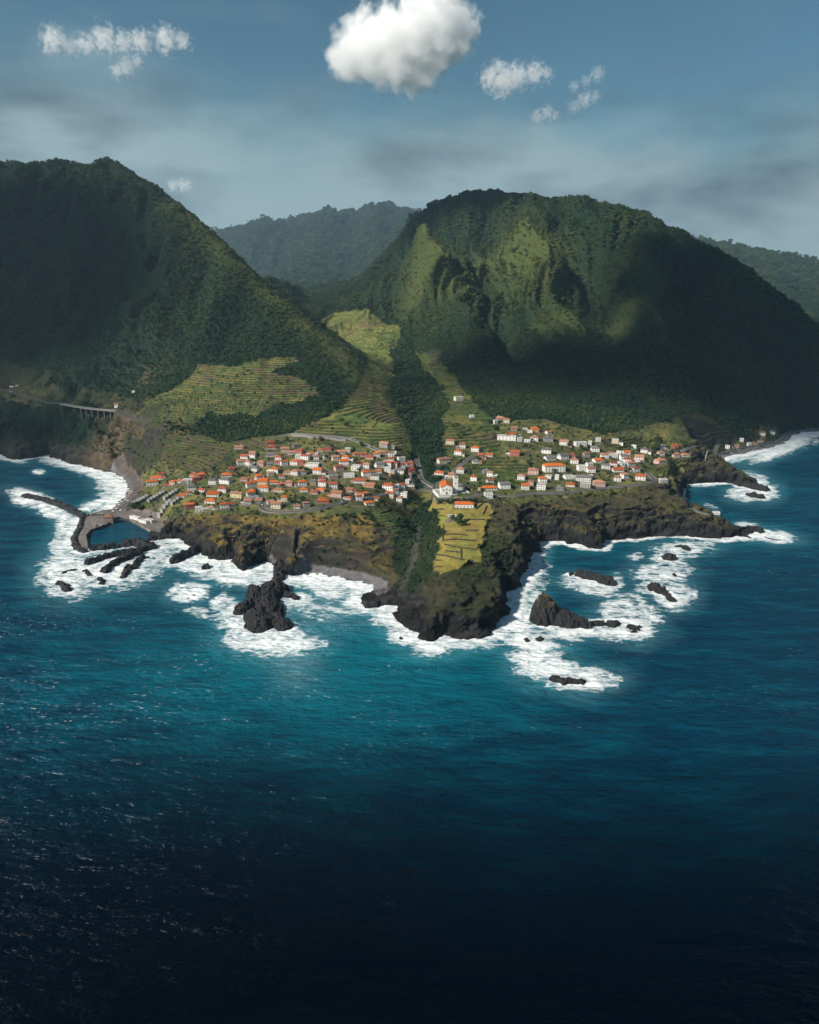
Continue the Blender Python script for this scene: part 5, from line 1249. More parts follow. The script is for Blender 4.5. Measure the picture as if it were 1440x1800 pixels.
for u_, zz in ((-3, 4.2), (3, 4.2), (0, 5.2)): p = fd(u_, -9.02); add('window', WIN, root, (p[0], p[1], zz), rz=-0.18)
for v_ in (-5, 0, 5): p = fd(-5.52, v_); add('window', WIN, root, (p[0], p[1], 3.5), rz=-math.pi / 2 - 0.18)
add('annex', wall_part(8, 6, 5, False, 0, MW['w']), root, (11.5, 6, 0.01)); add('annex_roof', roof_part(8, 6, 5, 'hip', .4, MR['G']), root, (11.5, 6, 0.01))
gm = MB(); gm.box(-1.6, 1.6, -.06, .05, -2.6, -0.4); GAR = gm.mesh('garage_door', [MAT_DOOR])
for xx in (9.5, 13.8): add('garage_door', GAR, root, (xx, -12.06, 0))

# ------------------------------------------------------------------ cars
CARC = {'white': (0.72, 0.72, 0.72), 'black': (0.02, 0.02, 0.022), 'silver': (0.42, 0.43, 0.45), 'red': (0.36, 0.03, 0.03), 'blue': (0.04, 0.10, 0.28)}
CM = {k: plain('car paint ' + k, c, 0.3, 0.03, 1.0, spec=0.5) for k, c in CARC.items()}
MAT_TYRE = plain('tyre rubber', (0.02, 0.02, 0.02), 0.9, 0.1)
def prism(m, prof, y0, y1, mi=0):
    n = len(prof); i = len(m.v)
    m.v += [(a, y0, b) for a, b in prof] + [(a, y1, b) for a, b in prof]
    m.f += [tuple(i + k for k in range(n)), tuple(i + n + k for k in reversed(range(n)))] + [(i + k, i + n + k, i + n + (k + 1) % n, i + (k + 1) % n) for k in range(n)]
    m.m += [mi] * (n + 2)
CARB = {}
for k in CM:
    m = MB(); prism(m, [(-2.1, .35), (2.1, .35), (2.12, .75), (1.3, .92), (-2.05, .95), (-2.15, .7)], -.85, .85); CARB[k] = m.mesh('body', [CM[k]])
m = MB(); prism(m, [(-1.9, .952), (1.2, .935), (.55, 1.42), (-1.5, 1.45)], -.74, .74); CABIN = m.mesh('cabin', [MAT_GLASS])
m = MB(); prism(m, [(.33 * math.cos(a * math.pi / 5), .33 + .33 * math.sin(a * math.pi / 5)) for a in range(10)], -.1, .1); WHEEL = m.mesh('wheel', [MAT_TYRE])
def car(x, y, z, rz, colr, lab, grp):
    r = add('parked_car', None, loc=(x, y, z), rz=rz, label=lab, cat='car', group=grp)
    b = add('body', CARB[colr], r); add('cabin', CABIN, r)
    for sx in (-1.3, 1.3):
        for sy in (-.8, .8): add('wheel', WHEEL, r, (sx, sy, 0))
cr = random.Random(9)
for k in range(11):
    q = at_z(150 + k * 3.0, 905.5 + 0.22 * k, 3.5); car(q[0], q[1] + 4, 3.55, 1.45, ['black', 'silver', 'black', 'white', 'black', 'blue'][k % 6], '%s car, %s in the row parked at the harbour beach end' % (['black', 'silver', 'black', 'white', 'black', 'blue'][k % 6], ORD[k].replace(' the', '')), 'cars parked at the harbour')
for k, (ri, t, off, colr, lab) in enumerate([(0,.50,1.6,'white','white car parked where the front road bends'),(0,.545,1.6,'white','white car beside the red-walled house on the front road'),(0,.57,1.6,'silver','silver car parked on the front road climb'),(0,.62,1.6,'white','white car highest on the front road climb'),(0,.10,0,'white','white car at the lower road bend'),
    (4,.62,1.4,'white','white car on the upper walled road bend'),(4,.70,1.4,'silver','silver car on the upper walled road'),(4,.80,1.4,'white','white car lowest on the upper walled road'),(2,.25,1.2,'white','white car below the church wall'),(2,.06,1.0,'silver','silver car at the junction left of the church'),
    (7,.33,1.5,'white','white car on the right cliff road near the hotel'),(7,.45,1.5,'black','black car on the right cliff road'),(7,.55,1.5,'white','white car midway along the right cliff road'),(1,.5,1.0,'white','white car on the ravine road'),(3,.55,1.0,'silver','silver car on the straight road behind the church'),
    (9,.35,1.0,'white','white car on the far left mountain road'),(0,.80,1.5,'red','red car near the ravine bridge'),(6,.5,1.2,'white','white car on the harbour road')]):
    P = ROADP[ri][2]; i = min(len(P) - 2, int(t * len(P))); d = P[i + 1, :2] - P[i, :2]; a = math.atan2(d[1], d[0]); n = np.array([-math.sin(a), math.cos(a)])
    p = P[i, :2] + n * off; car(p[0], p[1], P[i, 2] + 0.13, a, colr, lab, 'cars on the village roads')

# ------------------------------------------------------------------ parasols on the harbour beach
MAT_POLE = plain('parasol pole', (0.4, 0.38, 0.35), 0.6, 0.1); PCOL = {'white': (0.75, 0.74, 0.70), 'orange': (0.55, 0.20, 0.06), 'blue': (0.08, 0.18, 0.36)}
CAN = {}
for k, c_ in PCOL.items():
    m = MB(); n = 8
    for j in range(n):
        a0, a1 = 2 * math.pi * j / n, 2 * math.pi * (j + 1) / n
        m.quad([(1.7 * math.cos(a0), 1.7 * math.sin(a0), 2.1), (1.7 * math.cos(a1), 1.7 * math.sin(a1), 2.1), (0, 0, 2.75)]); m.quad([(1.7 * math.cos(a1), 1.7 * math.sin(a1), 2.05), (1.7 * math.cos(a0), 1.7 * math.sin(a0), 2.05), (0, 0, 2.7)])
    CAN[k] = m.mesh('canopy', [plain('parasol cloth ' + k, c_, 0.8, 0.1)])
m = MB(); m.cyl(0, 0, -0.5, 2.69, 0.05, 0.05, 6); PPOLE = m.mesh('pole', [MAT_POLE])
PP = sorted([(196,897),(201,894),(205,896),(209,889),(213,891),(214,884),(219,886),(221,880),(225,882),(226,874),(230,876),(206,901),(212,899),(199,901),(228,869),(232,866)])
for k, (px, py) in enumerate(PP):
    q = hit(px, py); c_ = ['white', 'white', 'orange', 'white', 'blue'][k % 5]
    r = add('beach_parasol', None, loc=q, label='%s beach parasol, %s on the brown harbour beach' % (c_, ORD[k].replace(' the', '')), cat='parasol', group='parasols on the harbour beach')
    add('pole', PPOLE, r); add('canopy', CAN[c_], r)
# ------------------------------------------------------------------ trees
def crown_mesh(seed, nb=9, per=15, leaf=0.42, flat=0.8):
    r = np.random.default_rng(seed)
    V = []; Fq = []
    cen = []
    for k in range(nb):
        a = r.uniform(0, 6.28); rr = math.sqrt(r.uniform(0, 1)) * 0.72; zz = r.uniform(-0.35, 0.62) * flat
        cen.append((rr * math.cos(a), rr * math.sin(a), zz, r.uniform(0.34, 0.55)))
    for (x, y, z, rad) in cen:
        for j in range(per):
            n = r.normal(size=3); n[2] = abs(n[2]) * 0.9 - 0.15; n /= np.linalg.norm(n)
            p = np.array([x, y, z]) + n * rad * r.uniform(0.75, 1.1)
            nn = n + 0.55 * r.normal(size=3); nn /= np.linalg.norm(nn)
            t = np.cross(nn, r.normal(size=3)); t /= np.linalg.norm(t); b = np.cross(nn, t)
            s = leaf * r.uniform(0.6, 1.15)
            i = len(V)
            V += [p + t * s * .5 - b * s * .2, p + b * s * .55 + nn * 0.06, p - t * s * .5 + b * s * 0.1, p - b * s * .5]
            Fq.append((i, i + 1, i + 2, i + 3))
    return np.array(V), np.array(Fq)
def leaf_mat(name, cols, inst):
    m, nt, b = new_mat(name); L = nt.links
    cr_ = nd(nt, 'ShaderNodeValToRGB'); e = cr_.color_ramp.elements
    e[0].position = 0; e[0].color = cols[0] + (1,); e[1].position = 1; e[1].color = cols[-1] + (1,)
    for i, c in enumerate(cols[1:-1]):
        q = e.new((i + 1) / (len(cols) - 1)); q.color = c + (1,)
    if inst:
        a = nd(nt, 'ShaderNodeAttribute', attribute_name='tint', attribute_type='INSTANCER'); L.new(a.outputs['Fac'], cr_.inputs[0])
    else:
        a = nd(nt, 'ShaderNodeObjectInfo'); L.new(a.outputs['Random'], cr_.inputs[0])
    ge = nd(nt, 'ShaderNodeNewGeometry')
    mr = nd(nt, 'ShaderNodeMapRange'); mr.inputs[3].default_value = 0.6; mr.inputs[4].default_value = 1.45; L.new(ge.outputs['Random Per Island'], mr.inputs[0])
    v = nd(nt, 'ShaderNodeVectorMath', operation='SCALE'); L.new(cr_.outputs[0], v.inputs[0]); L.new(mr.outputs[0], v.inputs['Scale']); L.new(v.outputs[0], b.inputs['Base Color'])
    b.inputs['Roughness'].default_value = 0.75; b.inputs['Specular IOR Level'].default_value = 0.2
    return m
MAT_FOREST = leaf_mat('forest leaves', [(0.009, 0.028, 0.016), (0.017, 0.044, 0.020), (0.036, 0.064, 0.022), (0.068, 0.092, 0.027), (0.125, 0.135, 0.036)], True)
MAT_LEAF = leaf_mat('garden tree leaves', [(0.022, 0.042, 0.016), (0.040, 0.065, 0.020), (0.065, 0.085, 0.024)], False)
MAT_BARK = plain('bark', (0.07, 0.05, 0.035), 0.95, 0.3, 2.0)
SRC = bpy.data.collections.new('forest_sources')
for k in range(6):
    V, Fq = crown_mesh(50 + k, 9, 13, 0.5)
    o = bpy.data.objects.new('forest_crown', make_mesh('forest_crown', V, Fq, [MAT_FOREST])); SRC.objects.link(o)
def scatter(n_try, x0, x1, y0, y1, spacing, seed):
    nx = int((x1 - x0) / spacing); ny = int((y1 - y0) / spacing)
    g = np.random.default_rng(seed)
    gx, gy = np.meshgrid(np.arange(nx), np.arange(ny))
    return (x0 + (gx.ravel() + g.uniform(0.02, 0.98, nx * ny)) * spacing, y0 + (gy.ravel() + g.uniform(0.02, 0.98, nx * ny)) * spacing)
# look up masks from the terrain grid (nearest vertex)
def grid_look(x, y, arr):
    i = np.clip(np.searchsorted(rows_, y), 0, NR - 1)
    j = np.clip(np.round((x / y - SX[0]) / (SX[1] - SX[0])).astype(int), 0, NC - 1)
    return arr[i * NC + j]
pts = []
for (y0, y1, sp) in ((600, 1000, 4.2), (1000, 1330, 4.9), (1330, 1750, 5.6), (1750, 2300, 6.6), (2300, 2950, 8.5), (2950, 4600, 15.0), (4600, 8700, 26.0)):
    k = 0.76 * y1
    x, y = scatter(0, -k, k, y0, y1, sp, int(y0))
    m = np.abs(x) < 0.76 * y; x, y = x[m], y[m]
    f = grid_look(x, y, fm); z = grid_look(x, y, H)
    rr = RNG.random(len(x))
    clump = fbm(x / 55, y / 55, 3, 401)
    m = (rr < f * (0.86 + 0.5 * clump) * (1 - 0.32 * sunlit_grass(x, y))) & (z > 3)
    pts.append(np.stack([x[m], y[m], z[m], np.full(m.sum(), sp), clump[m]], 1))
P = np.vstack(pts)
# leave out trees that no place near the camera can see (behind the ridges)
vis = np.ones(len(P), bool)
far = P[:, 1] > 1250
t = np.linspace(0.35, 0.97, 70)
blk = np.zeros(far.sum())
fx, fy, fz = P[far, 0], P[far, 1], P[far, 2]
for tt in t:
    zz = CAM_H + (fz + 14 - CAM_H) * tt
    hgt = ground(fx * tt, fy * tt); hgt = np.where(fy * tt < GY[0], -99, hgt)
    blk = np.maximum(blk, hgt - zz)
vis[far] = blk < 12
P = P[vis]
sc = P[:, 3] * (0.34 + 0.62 * RNG.random(len(P)) ** 2.0) * (0.85 + 0.35 * P[:, 4])
sc = np.clip(sc, 1.2, 17)
SUN_CREST = np.zeros(len(P))
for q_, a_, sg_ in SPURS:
    if a_ > 0 and q_[0, 1] < 2500: SUN_CREST += (1.0 if q_[0, 0] > -250 and q_[0, 0] < 330 else 0.4) * np.exp(-seg_dist(P[:, 0], P[:, 1], q_) / (sg_ * (1.25 if q_[0, 0] > -250 and q_[0, 0] < 330 else 0.75)) ** 2) * sstep(1350, 1750, P[:, 1])
RL_ = np.array([at_Y(*q)[:2] for q in ridgeL[8:]]); SUN_CREST += 0.45 * np.exp(-seg_dist(P[:, 0], P[:, 1], RL_) / 40.0 ** 2)
sc = sc * (1 - 0.35 * np.clip(SUN_CREST, 0, 1))
SUN_CREST = np.maximum(0.5 * SUN_CREST, 0) + 0.46 * sunlit_grass(P[:, 0], P[:, 1])  # sunlight on the crests painted in as a brighter leaf tint
tint = np.clip(0.36 + 0.55 * fbm(P[:, 0] / 130, P[:, 1] / 130, 3, 403) + RNG.normal(0, 0.11, len(P)) + 0.12 * sstep(230, 420, P[:, 2]) + SUN_CREST, 0, 1)
cl = grid_look(P[:, 0], P[:, 1], (cliffz & (CD < 75)).astype(float)) > 0.5
sc[cl] *= 0.6
# low bushes and hedges between houses and on terraces
bx_, by_ = scatter(0, -900, 700, 720, 1900, 4.4, 77)
vv = grid_look(bx_, by_, vm.astype(float)); tt_ = grid_look(bx_, by_, (tcode >= 0).astype(float)); pd = grid_look(bx_, by_, padm); rdm = grid_look(bx_, by_, RD - RW); zz = grid_look(bx_, by_, H)
sl_ = grid_look(bx_, by_, slope)
cb = fbm(bx_ / 30, by_ / 30, 3, 405); rr = RNG.random(len(bx_))
m = (((vv > .5) & (rr < 0.20 + 0.5 * cb)) | ((tt_ > .5) & (rr < 0.03 + 0.5 * np.clip(cb - 0.10, 0, 1) + 0.16 * (sl_ > 0.13)))) & (pd < 0.05) & (rdm > 2.5)
bs_ = RNG.uniform(0.8, 2.1, m.sum())
def forest_object(name, label, X, S, T, seed):
    me = make_mesh(name, X, [], None)
    me.attributes.new('sc', 'FLOAT', 'POINT').data.foreach_set('value', S.astype(np.float32))
    me.attributes.new('tint', 'FLOAT', 'POINT').data.foreach_set('value', T.astype(np.float32))
    g = np.random.default_rng(seed)
    me.attributes.new('vi', 'INT', 'POINT').data.foreach_set('value', g.integers(0, 6, len(X)).astype(np.int32))
    rot = np.stack([g.normal(0, .15, len(X)), g.normal(0, .15, len(X)), g.uniform(0, 6.28, len(X))], 1).astype(np.float32)
    me.attributes.new('rot', 'FLOAT_VECTOR', 'POINT').data.foreach_set('vector', rot.ravel())
    o = add(name, me, label=label, kind='stuff')
    md = o.modifiers.new('scatter', 'NODES'); md.node_group = FGRP
    return o
FGRP = bpy.data.node_groups.new('tree scatter', 'GeometryNodeTree')
FGRP.interface.new_socket('Geometry', in_out='INPUT', socket_type='NodeSocketGeometry'); FGRP.interface.new_socket('Geometry', in_out='OUTPUT', socket_type='NodeSocketGeometry')
gn, gl = FGRP.nodes, FGRP.links
gi = gn.new('NodeGroupInput'); go = gn.new('NodeGroupOutput'); ip = gn.new('GeometryNodeInstanceOnPoints'); ci_ = gn.new('GeometryNodeCollectionInfo')
ci_.inputs['Collection'].default_value = SRC; ci_.inputs['Separate Children'].default_value = True; ci_.inputs['Reset Children'].default_value = True
def named(nm, ty):
    n = gn.new('GeometryNodeInputNamedAttribute'); n.data_type = ty; n.inputs['Name'].default_value = nm; return n.outputs['Attribute']
e2r = gn.new('FunctionNodeEulerToRotation')
gl.new(named('rot', 'FLOAT_VECTOR'), e2r.inputs[0])
gl.new(gi.outputs[0], ip.inputs['Points']); gl.new(ci_.outputs[0], ip.inputs['Instance']); ip.inputs['Pick Instance'].default_value = True
gl.new(named('vi', 'INT'), ip.inputs['Instance Index']); gl.new(e2r.outputs[0], ip.inputs['Rotation'])
cx3 = gn.new('ShaderNodeCombineXYZ'); s_ = named('sc', 'FLOAT')
for k in range(3): gl.new(s_, cx3.inputs[k])
gl.new(cx3.outputs[0], ip.inputs['Scale']); gl.new(ip.outputs[0], go.inputs[0])
print('forest', len(P), 'bush', m.sum())
X = P[:, :3].copy(); X[:, 2] += sc * 0.35
reg_ = np.where(cl, 3, np.where(P[:, 1] > 2650, 4, np.where(P[:, 0] < np.interp(P[:, 1], [1000, 1300, 1600, 2000, 2600], [-80, -70, -60, -100, -200]), 0, np.where(P[:, 0] < np.interp(P[:, 1], [1000, 1300, 1600, 2000], [140, 60, 20, -30]), 1, 2))))
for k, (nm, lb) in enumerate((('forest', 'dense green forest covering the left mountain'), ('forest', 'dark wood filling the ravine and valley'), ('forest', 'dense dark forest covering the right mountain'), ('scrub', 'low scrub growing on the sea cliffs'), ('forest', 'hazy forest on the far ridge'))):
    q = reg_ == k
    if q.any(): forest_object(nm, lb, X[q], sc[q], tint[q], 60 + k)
forest_object('shrubbery', 'bushes and hedges between the houses and terraces', np.stack([bx_[m], by_[m], zz[m] + bs_ * 0.3], 1), bs_, np.clip(0.35 + 0.5 * cb[m] + RNG.normal(0, .2, m.sum()), 0, 1), 70)
# single garden trees one can pick out between the houses
CRN = []
for k in range(5):
    V, Fq = crown_mesh(90 + k, 12, 22, 0.36, 0.9); CRN.append(make_mesh('crown', V, Fq, [MAT_LEAF]))
def trunk_mesh(seed):
    r = random.Random(seed); m = MB()
    m.cyl(0, 0, -1.0, 0.95, 0.09, 0.05, 7)
    for k in range(3):
        a = r.uniform(0, 6.28); i = len(m.v); b = 0.55 + 0.12 * k; L_ = 0.5
        x, y = L_ * math.cos(a), L_ * math.sin(a)
        m.v += [(0.03, 0, b), (-0.03, 0, b), (0, 0.03, b + .05), (x, y, b + .5)]; m.f += [(i, i + 1, i + 3), (i + 1, i + 2, i + 3), (i + 2, i, i + 3)]; m.m += [0] * 3
    return m.mesh('trunk', [MAT_BARK])
TRK = [trunk_mesh(k) for k in range(4)]
tr = random.Random(21)
TREES = []
for (px, py, s) in [(796,917,4.2),(803,921,4.6),(810,918,4.4),(806,926,3.6),(815,924,3.4),(848,868,3.2),(232,896,4.4),(240,893,4.6),(247,898,4.0),(563,775,3.2),(636,786,3.8),(628,820,4.2),(656,818,3.6),(540,833,4.2),(530,829,3.6),(573,808,3.4),(590,802,3.4),(506,778,3.4),
                    (345,872,3.6),(358,876,3.6),(418,839,3.6),(437,834,3.4),(436,831,3.0),(376,829,3.2),(510,885,3.6),(533,884,3.8),(600,865,3.2),(662,860,3.4),(690,842,3.2),(975,835,4.2),(1010,838,3.0),(1075,868,3.0),(860,745,4.0),(868,770,4.4),(869,757,4.2),(893,770,3.6),(806,770,3.4),(815,765,3.2),(1095,820,3.2),(1060,812,3.4),(1130,822,3.6),(1180,800,4.2),(1190,795,3.8),(1150,810,3.8),(985,805,3.2),(1000,786,3.6),(1022,790,3.4),(1110,792,3.2),(1205,783,3.6),(930,818,3.2),(770,846,3.0),(755,800,4.2),(760,812,4.0),(600,745,4.4),(610,752,4.0),(545,752,3.6)]:
    q = hit(px, py); TREES.append((px, q[0], q[1] + 1.5, q[2], s))
for k in range(60):
    h = tr.choice(HOUSES); a = tr.uniform(-1.2, 4.3); d = h['w'] / 2 + tr.uniform(3.0, 7)
    x, y = h['x'] + d * math.cos(a), h['y'] + d * math.sin(a)
    if all(math.hypot(x - g['x'], y - g['y']) > max(g['w'], g['d']) / 2 + 1.0 for g in HOUSES) and float(grid_look(np.array([x]), np.array([y]), RD - RW)[0]) > 1.5:
        z = float(ground(x, y)); TREES.append((to_px(x, y, z)[0], x, y, z, tr.uniform(2.0, 3.3)))
TZ = [('left of the first orange roofs', -999, 330), ('among the left orange roofs', 330, 470), ('among the central orange roofs', 470, 600), ('left of the ravine', 600, 735), ('around the church and promontory', 735, 860), ('on the terraces right of the church', 860, 960), ('in the middle of the right village', 960, 1100), ('at the right end of the village', 1100, 1999)]
ORD2 = ORD + ['%s from the left' % w for w in ('twenty-third', 'twenty-fourth', 'twenty-fifth', 'twenty-sixth', 'twenty-seventh', 'twenty-eighth', 'twenty-ninth', 'thirtieth')]
for zn_, a, b in TZ:
    lst = sorted([t_ for t_ in TREES if a <= t_[0] < b])
    for i, (px, x, y, z, s) in enumerate(lst):
        o = add('garden_tree', None, loc=(x, y, z), rz=tr.uniform(0, 6), label='dark green garden tree, %s of those %s' % (ORD2[min(i, len(ORD2) - 1)].replace(' the', ''), zn_), cat='tree', group='garden trees')
        t1 = add('trunk', TRK[i % 4], o); t1.scale = (s, s, s)
        c1 = add('crown', CRN[tr.randrange(5)], o, (0, 0, s * 1.05)); c1.scale = (s, s, s * tr.uniform(.85, 1.15))
# ------------------------------------------------------------------ clouds
def cloud_material(name, spheres, dens, nscale, seed, amp, off=0.72):
    m = bpy.data.materials.new(name); m.use_nodes = True; nt = m.node_tree; nt.nodes.clear(); L = nt.links
    out = nd(nt, 'ShaderNodeOutputMaterial'); pv = nd(nt, 'ShaderNodeVolumePrincipled'); L.new(pv.outputs[0], out.inputs['Volume'])
    pv.inputs['Color'].default_value = (1, 1, 1, 1); pv.inputs['Anisotropy'].default_value = 0.0
    tc = nd(nt, 'ShaderNodeTexCoord')
    nz = nd(nt, 'ShaderNodeTexNoise'); nz.inputs['Scale'].default_value = nscale; nz.inputs['Detail'].default_value = 5; nz.inputs['Roughness'].default_value = 0.62
    of = nd(nt, 'ShaderNodeVectorMath', operation='ADD'); of.inputs[1].default_value = (seed * 91.0, seed * 37.0, 0); L.new(tc.outputs['Object'], of.inputs[0]); L.new(of.outputs[0], nz.inputs['Vector'])
    cur = None
    for (x, y, z, r) in spheres:
        d = nd(nt, 'ShaderNodeVectorMath', operation='DISTANCE'); d.inputs[1].default_value = (x, y, z); L.new(tc.outputs['Object'], d.inputs[0])
        q = nd(nt, 'ShaderNodeMath', operation='DIVIDE'); L.new(d.outputs['Value'], q.inputs[0]); q.inputs[1].default_value = r
        if cur is None: cur = q.outputs[0]
        else:
            mn = nd(nt, 'ShaderNodeMath', operation='SMOOTH_MIN'); mn.inputs[2].default_value = 0.25; L.new(cur, mn.inputs[0]); L.new(q.outputs[0], mn.inputs[1]); cur = mn.outputs[0]
    inv = nd(nt, 'ShaderNodeMath', operation='SUBTRACT'); inv.inputs[0].default_value = off; L.new(cur, inv.inputs[1])
    ns = nd(nt, 'ShaderNodeMath', operation='MULTIPLY_ADD'); L.new(nz.outputs['Fac'], ns.inputs[0]); ns.inputs[1].default_value = amp; ns.inputs[2].default_value = -0.5 * amp
    sm2 = nd(nt, 'ShaderNodeMath', operation='ADD'); L.new(inv.outputs[0], sm2.inputs[0]); L.new(ns.outputs[0], sm2.inputs[1])
    mr = nd(nt, 'ShaderNodeMapRange', interpolation_type='SMOOTHSTEP'); mr.inputs[1].default_value = 0.0; mr.inputs[2].default_value = 0.22; mr.inputs[3].default_value = 0; mr.inputs[4].default_value = dens
    L.new(sm2.outputs[0], mr.inputs[0]); L.new(mr.outputs[0], pv.inputs['Density'])
    return m
import bmesh
MAT_CLOUD = plain('cumulus vapour', (0.95, 0.95, 0.95), 1.0, 0.02, 0.01, spec=0.0)
ICO = None
def ico(sub):
    bm = bmesh.new(); bmesh.ops.create_icosphere(bm, subdivisions=sub, radius=1.0)
    V = np.array([v.co[:] for v in bm.verts]); f = np.array([[v.index for v in q.verts] for q in bm.faces]); bm.free(); return V, f
IV, IF = ico(3)
def sky_cloud(label, blobs, Y, dens, seed, amp=2.5, nscale=None, core=False):
    sp = []
    for px, py, r in blobs:
        x, y, z = at_Y(px, py, Y); k = Y / (F * CT + (900 - py) * ST)
        sp.append((x, y + (random.Random(seed + px).uniform(-.3, .3)) * r * k, z, r * k * (1.45 if r > 24 or seed == 3 else 1.9)))
    c = np.mean(np.array(sp), 0)
    loc = [(a - c[0], b - c[1], z - c[2], r) for a, b, z, r in sp]
    bm = bmesh.new(); r_ = random.Random(1)
    for a, b, z, r in loc:
        for i in range(60):
            u = 1 - 2 * (i + .5) / 60; t = i * 2.39996; q = math.sqrt(1 - u * u)
            bm.verts.new((a + 1.12 * r * q * math.cos(t), b + 1.12 * r * q * math.sin(t), z + 1.12 * r * u))
    res = bmesh.ops.convex_hull(bm, input=bm.verts)
    bmesh.ops.delete(bm, geom=[v for v in bm.verts if not v.link_faces], context='VERTS')
    me = bpy.data.meshes.new('cloud'); bm.to_mesh(me); bm.free()
    mean_r = float(np.mean([q[3] for q in loc]))
    me.materials.append(cloud_material('cloud vapour', loc, dens, nscale or 3.4 / mean_r, seed, amp, 0.72 if seed == 3 else 0.53))
    o = add('cloud', me, loc=tuple(c[:3]), label=label, cat='cloud', group='white clouds in the sky')
    if core:
        V = np.vstack([IV * r * 0.47 + np.array([a, b, z]) for a, b, z, r in loc]); Fs = np.vstack([IF + len(IV) * k for k in range(len(loc))])
        tmp = bpy.data.objects.new('core_source', make_mesh('core_source', V, Fs)); COL.objects.link(tmp)
        md = tmp.modifiers.new('r', 'REMESH'); md.mode = 'VOXEL'; md.voxel_size = mean_r * 0.10
        md = tmp.modifiers.new('s', 'SMOOTH'); md.iterations = 40; md.factor = 0.6
        dg = bpy.context.evaluated_depsgraph_get(); em = bpy.data.meshes.new_from_object(tmp.evaluated_get(dg)); bpy.data.objects.remove(tmp)
        V = np.array([v.co[:] for v in em.vertices]); N_ = np.array([v.normal[:] for v in em.vertices])
        V = V + N_ * (0.02 * mean_r * vnoise3(*(V.T * (5.0 / mean_r)), 3) + 0.012 * mean_r * vnoise3(*(V.T * (11.0 / mean_r)), 4))[:, None]
        em.vertices.foreach_set('co', V.astype(np.float32).ravel()); em.polygons.foreach_set('use_smooth', np.ones(len(em.polygons), bool)); em.materials.clear(); em.materials.append(MAT_CLOUD); em.update()
        em.name = 'core'; add('core', em, o)
    return o
sky_cloud('large bright white cumulus cloud over the valley', [(612,105,36),(640,70,46),(690,75,62),(745,62,62),(790,50,46),(815,45,30),(735,120,42),(700,110,40),(770,95,36),(660,100,40),(725,150,22),(760,20,30),(800,15,22)], 6000, 0.022, 3, amp=1.7, nscale=0.0085)
sky_cloud('leftmost long ragged cloud high over the left mountain', [(95,72,20),(120,82,14),(150,78,15),(185,70,20),(215,74,17),(250,74,17),(290,68,20),(320,72,14)], 6500, 0.013, 5)
sky_cloud('small slanting cloud wisp under the long ragged cloud', [(205,124,11),(222,115,14),(240,108,10)], 6500, 0.012, 6)
sky_cloud('ragged cloud just right of the large cumulus', [(862,138,18),(880,120,14),(885,145,22),(910,134,20),(940,130,17),(962,132,11)], 5000, 0.014, 7)
sky_cloud('faint cloud wisp furthest right', [(1010,152,9),(1030,142,9),(1050,130,12)], 5100, 0.007, 8)
sky_cloud('slanting cloud wisp below the faint right wisp', [(1008,190,11),(1028,176,13),(1046,170,9)], 5100, 0.008, 9)
sky_cloud('pale cloud wisp lowest at the right', [(945,205,11),(962,198,12),(975,203,8)], 4900, 0.008, 10)
sky_cloud('tiny pink cloud just above the left ridge', [(305,326,10),(322,326,11),(330,324,8)], 9500, 0.007, 11)
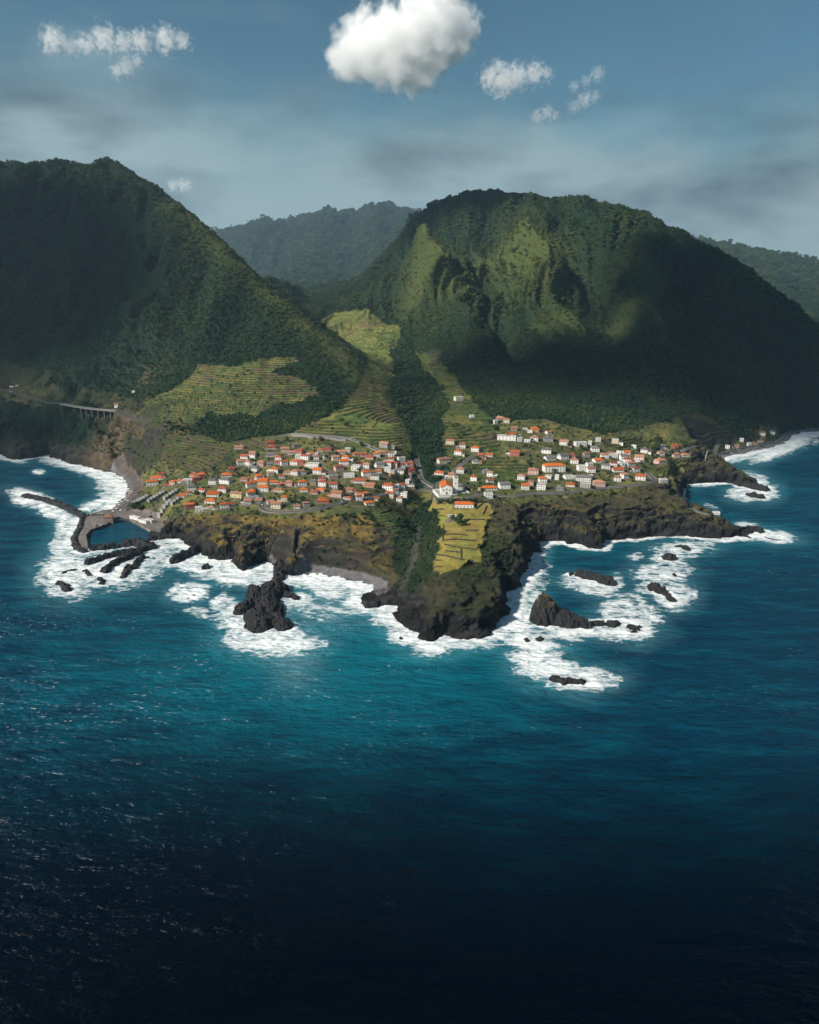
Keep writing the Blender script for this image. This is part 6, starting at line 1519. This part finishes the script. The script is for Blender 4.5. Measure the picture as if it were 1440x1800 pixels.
# unseen cumulus overhead, placed and sized to shade the mountains and the near sea
def shade_cloud(label, tx, ty, tz, rx, ry, seed, alt=1700.0):
    """an unseen cumulus placed so its shade falls on the ground round (tx, ty, tz)"""
    t = (alt - tz) / SUN[2]; c = np.array([tx, ty, tz]) + SUN * t
    g = np.random.default_rng(seed); V = []; Fs = []; n = 0
    for k in range(64):
        a = g.uniform(0, 6.283); q = math.sqrt(g.uniform(0, 1)) * (0.75 if k < 22 else 1.0); r = (1.5 if k < 22 else 1.0) * (0.17 + 0.20 * (1 - q)) * min(rx, ry) * g.uniform(0.8, 1.25)
        o = np.array([q * rx * .86 * math.cos(a), q * ry * .86 * math.sin(a), r * .25 + (1 - q) * min(rx, ry) * 0.22 * g.random()])
        v = IV * r
        d = 0.16 * r * vnoise3(*(v.T * (3.0 / r) + 50 + k), seed) + 0.09 * r * vnoise3(*(v.T * (7.0 / r) + 90 + k), seed)
        v = v + IV * d[:, None] + o
        v[:, 2] = np.where(v[:, 2] < 0, v[:, 2] * 0.25, v[:, 2])
        V.append(v); Fs.append(IF + n); n += len(v)
    me = make_mesh('cloud', np.vstack(V), np.vstack(Fs), [MAT_CLOUD], True)
    add('cloud', me, loc=tuple(c), label=label, cat='cloud', group='unseen overhead clouds placed for their shade')
shade_cloud('unseen broad cumulus placed to shade the sea nearest the camera', 40, 140, 0, 620, 200, 1)
shade_cloud('unseen cumulus placed to shade the right half of the right mountain', 1100, 1640, 220, 720, 540, 2)
shade_cloud('unseen cumulus placed to shade the foot of the right mountain', 360, 1410, 150, 440, 190, 3)
shade_cloud('unseen cumulus placed to shade the far left mountain slope', -1040, 1690, 350, 530, 400, 4)
shade_cloud('unseen cumulus placed to shade the summit of the right mountain', 300, 2680, 540, 560, 300, 5)
shade_cloud('unseen cumulus placed to shade the sea off the western point', 640, 480, 0, 230, 200, 6)
shade_cloud('unseen cumulus placed to shade the left sea cliffs', -800, 1290, 60, 290, 110, 7)
# ------------------------------------------------------------------ haze
hm = bpy.data.materials.new('sea haze'); hm.use_nodes = True; nt = hm.node_tree; nt.nodes.clear()
out = nd(nt, 'ShaderNodeOutputMaterial'); pv = nd(nt, 'ShaderNodeVolumePrincipled'); nt.links.new(pv.outputs[0], out.inputs['Volume'])
pv.inputs['Color'].default_value = (0.55, 0.80, 1.0, 1); pv.inputs['Density'].default_value = 0.000042; pv.inputs['Anisotropy'].default_value = 0.2
m = MB(); m.box(-9800, 9800, -3500, 9300, -20, 1290); add('haze', m.mesh('haze', [hm]), kind='stuff', label='thin blue sea haze over the whole bay')
print('terrain top', H.max(), 'bottom', H.min())
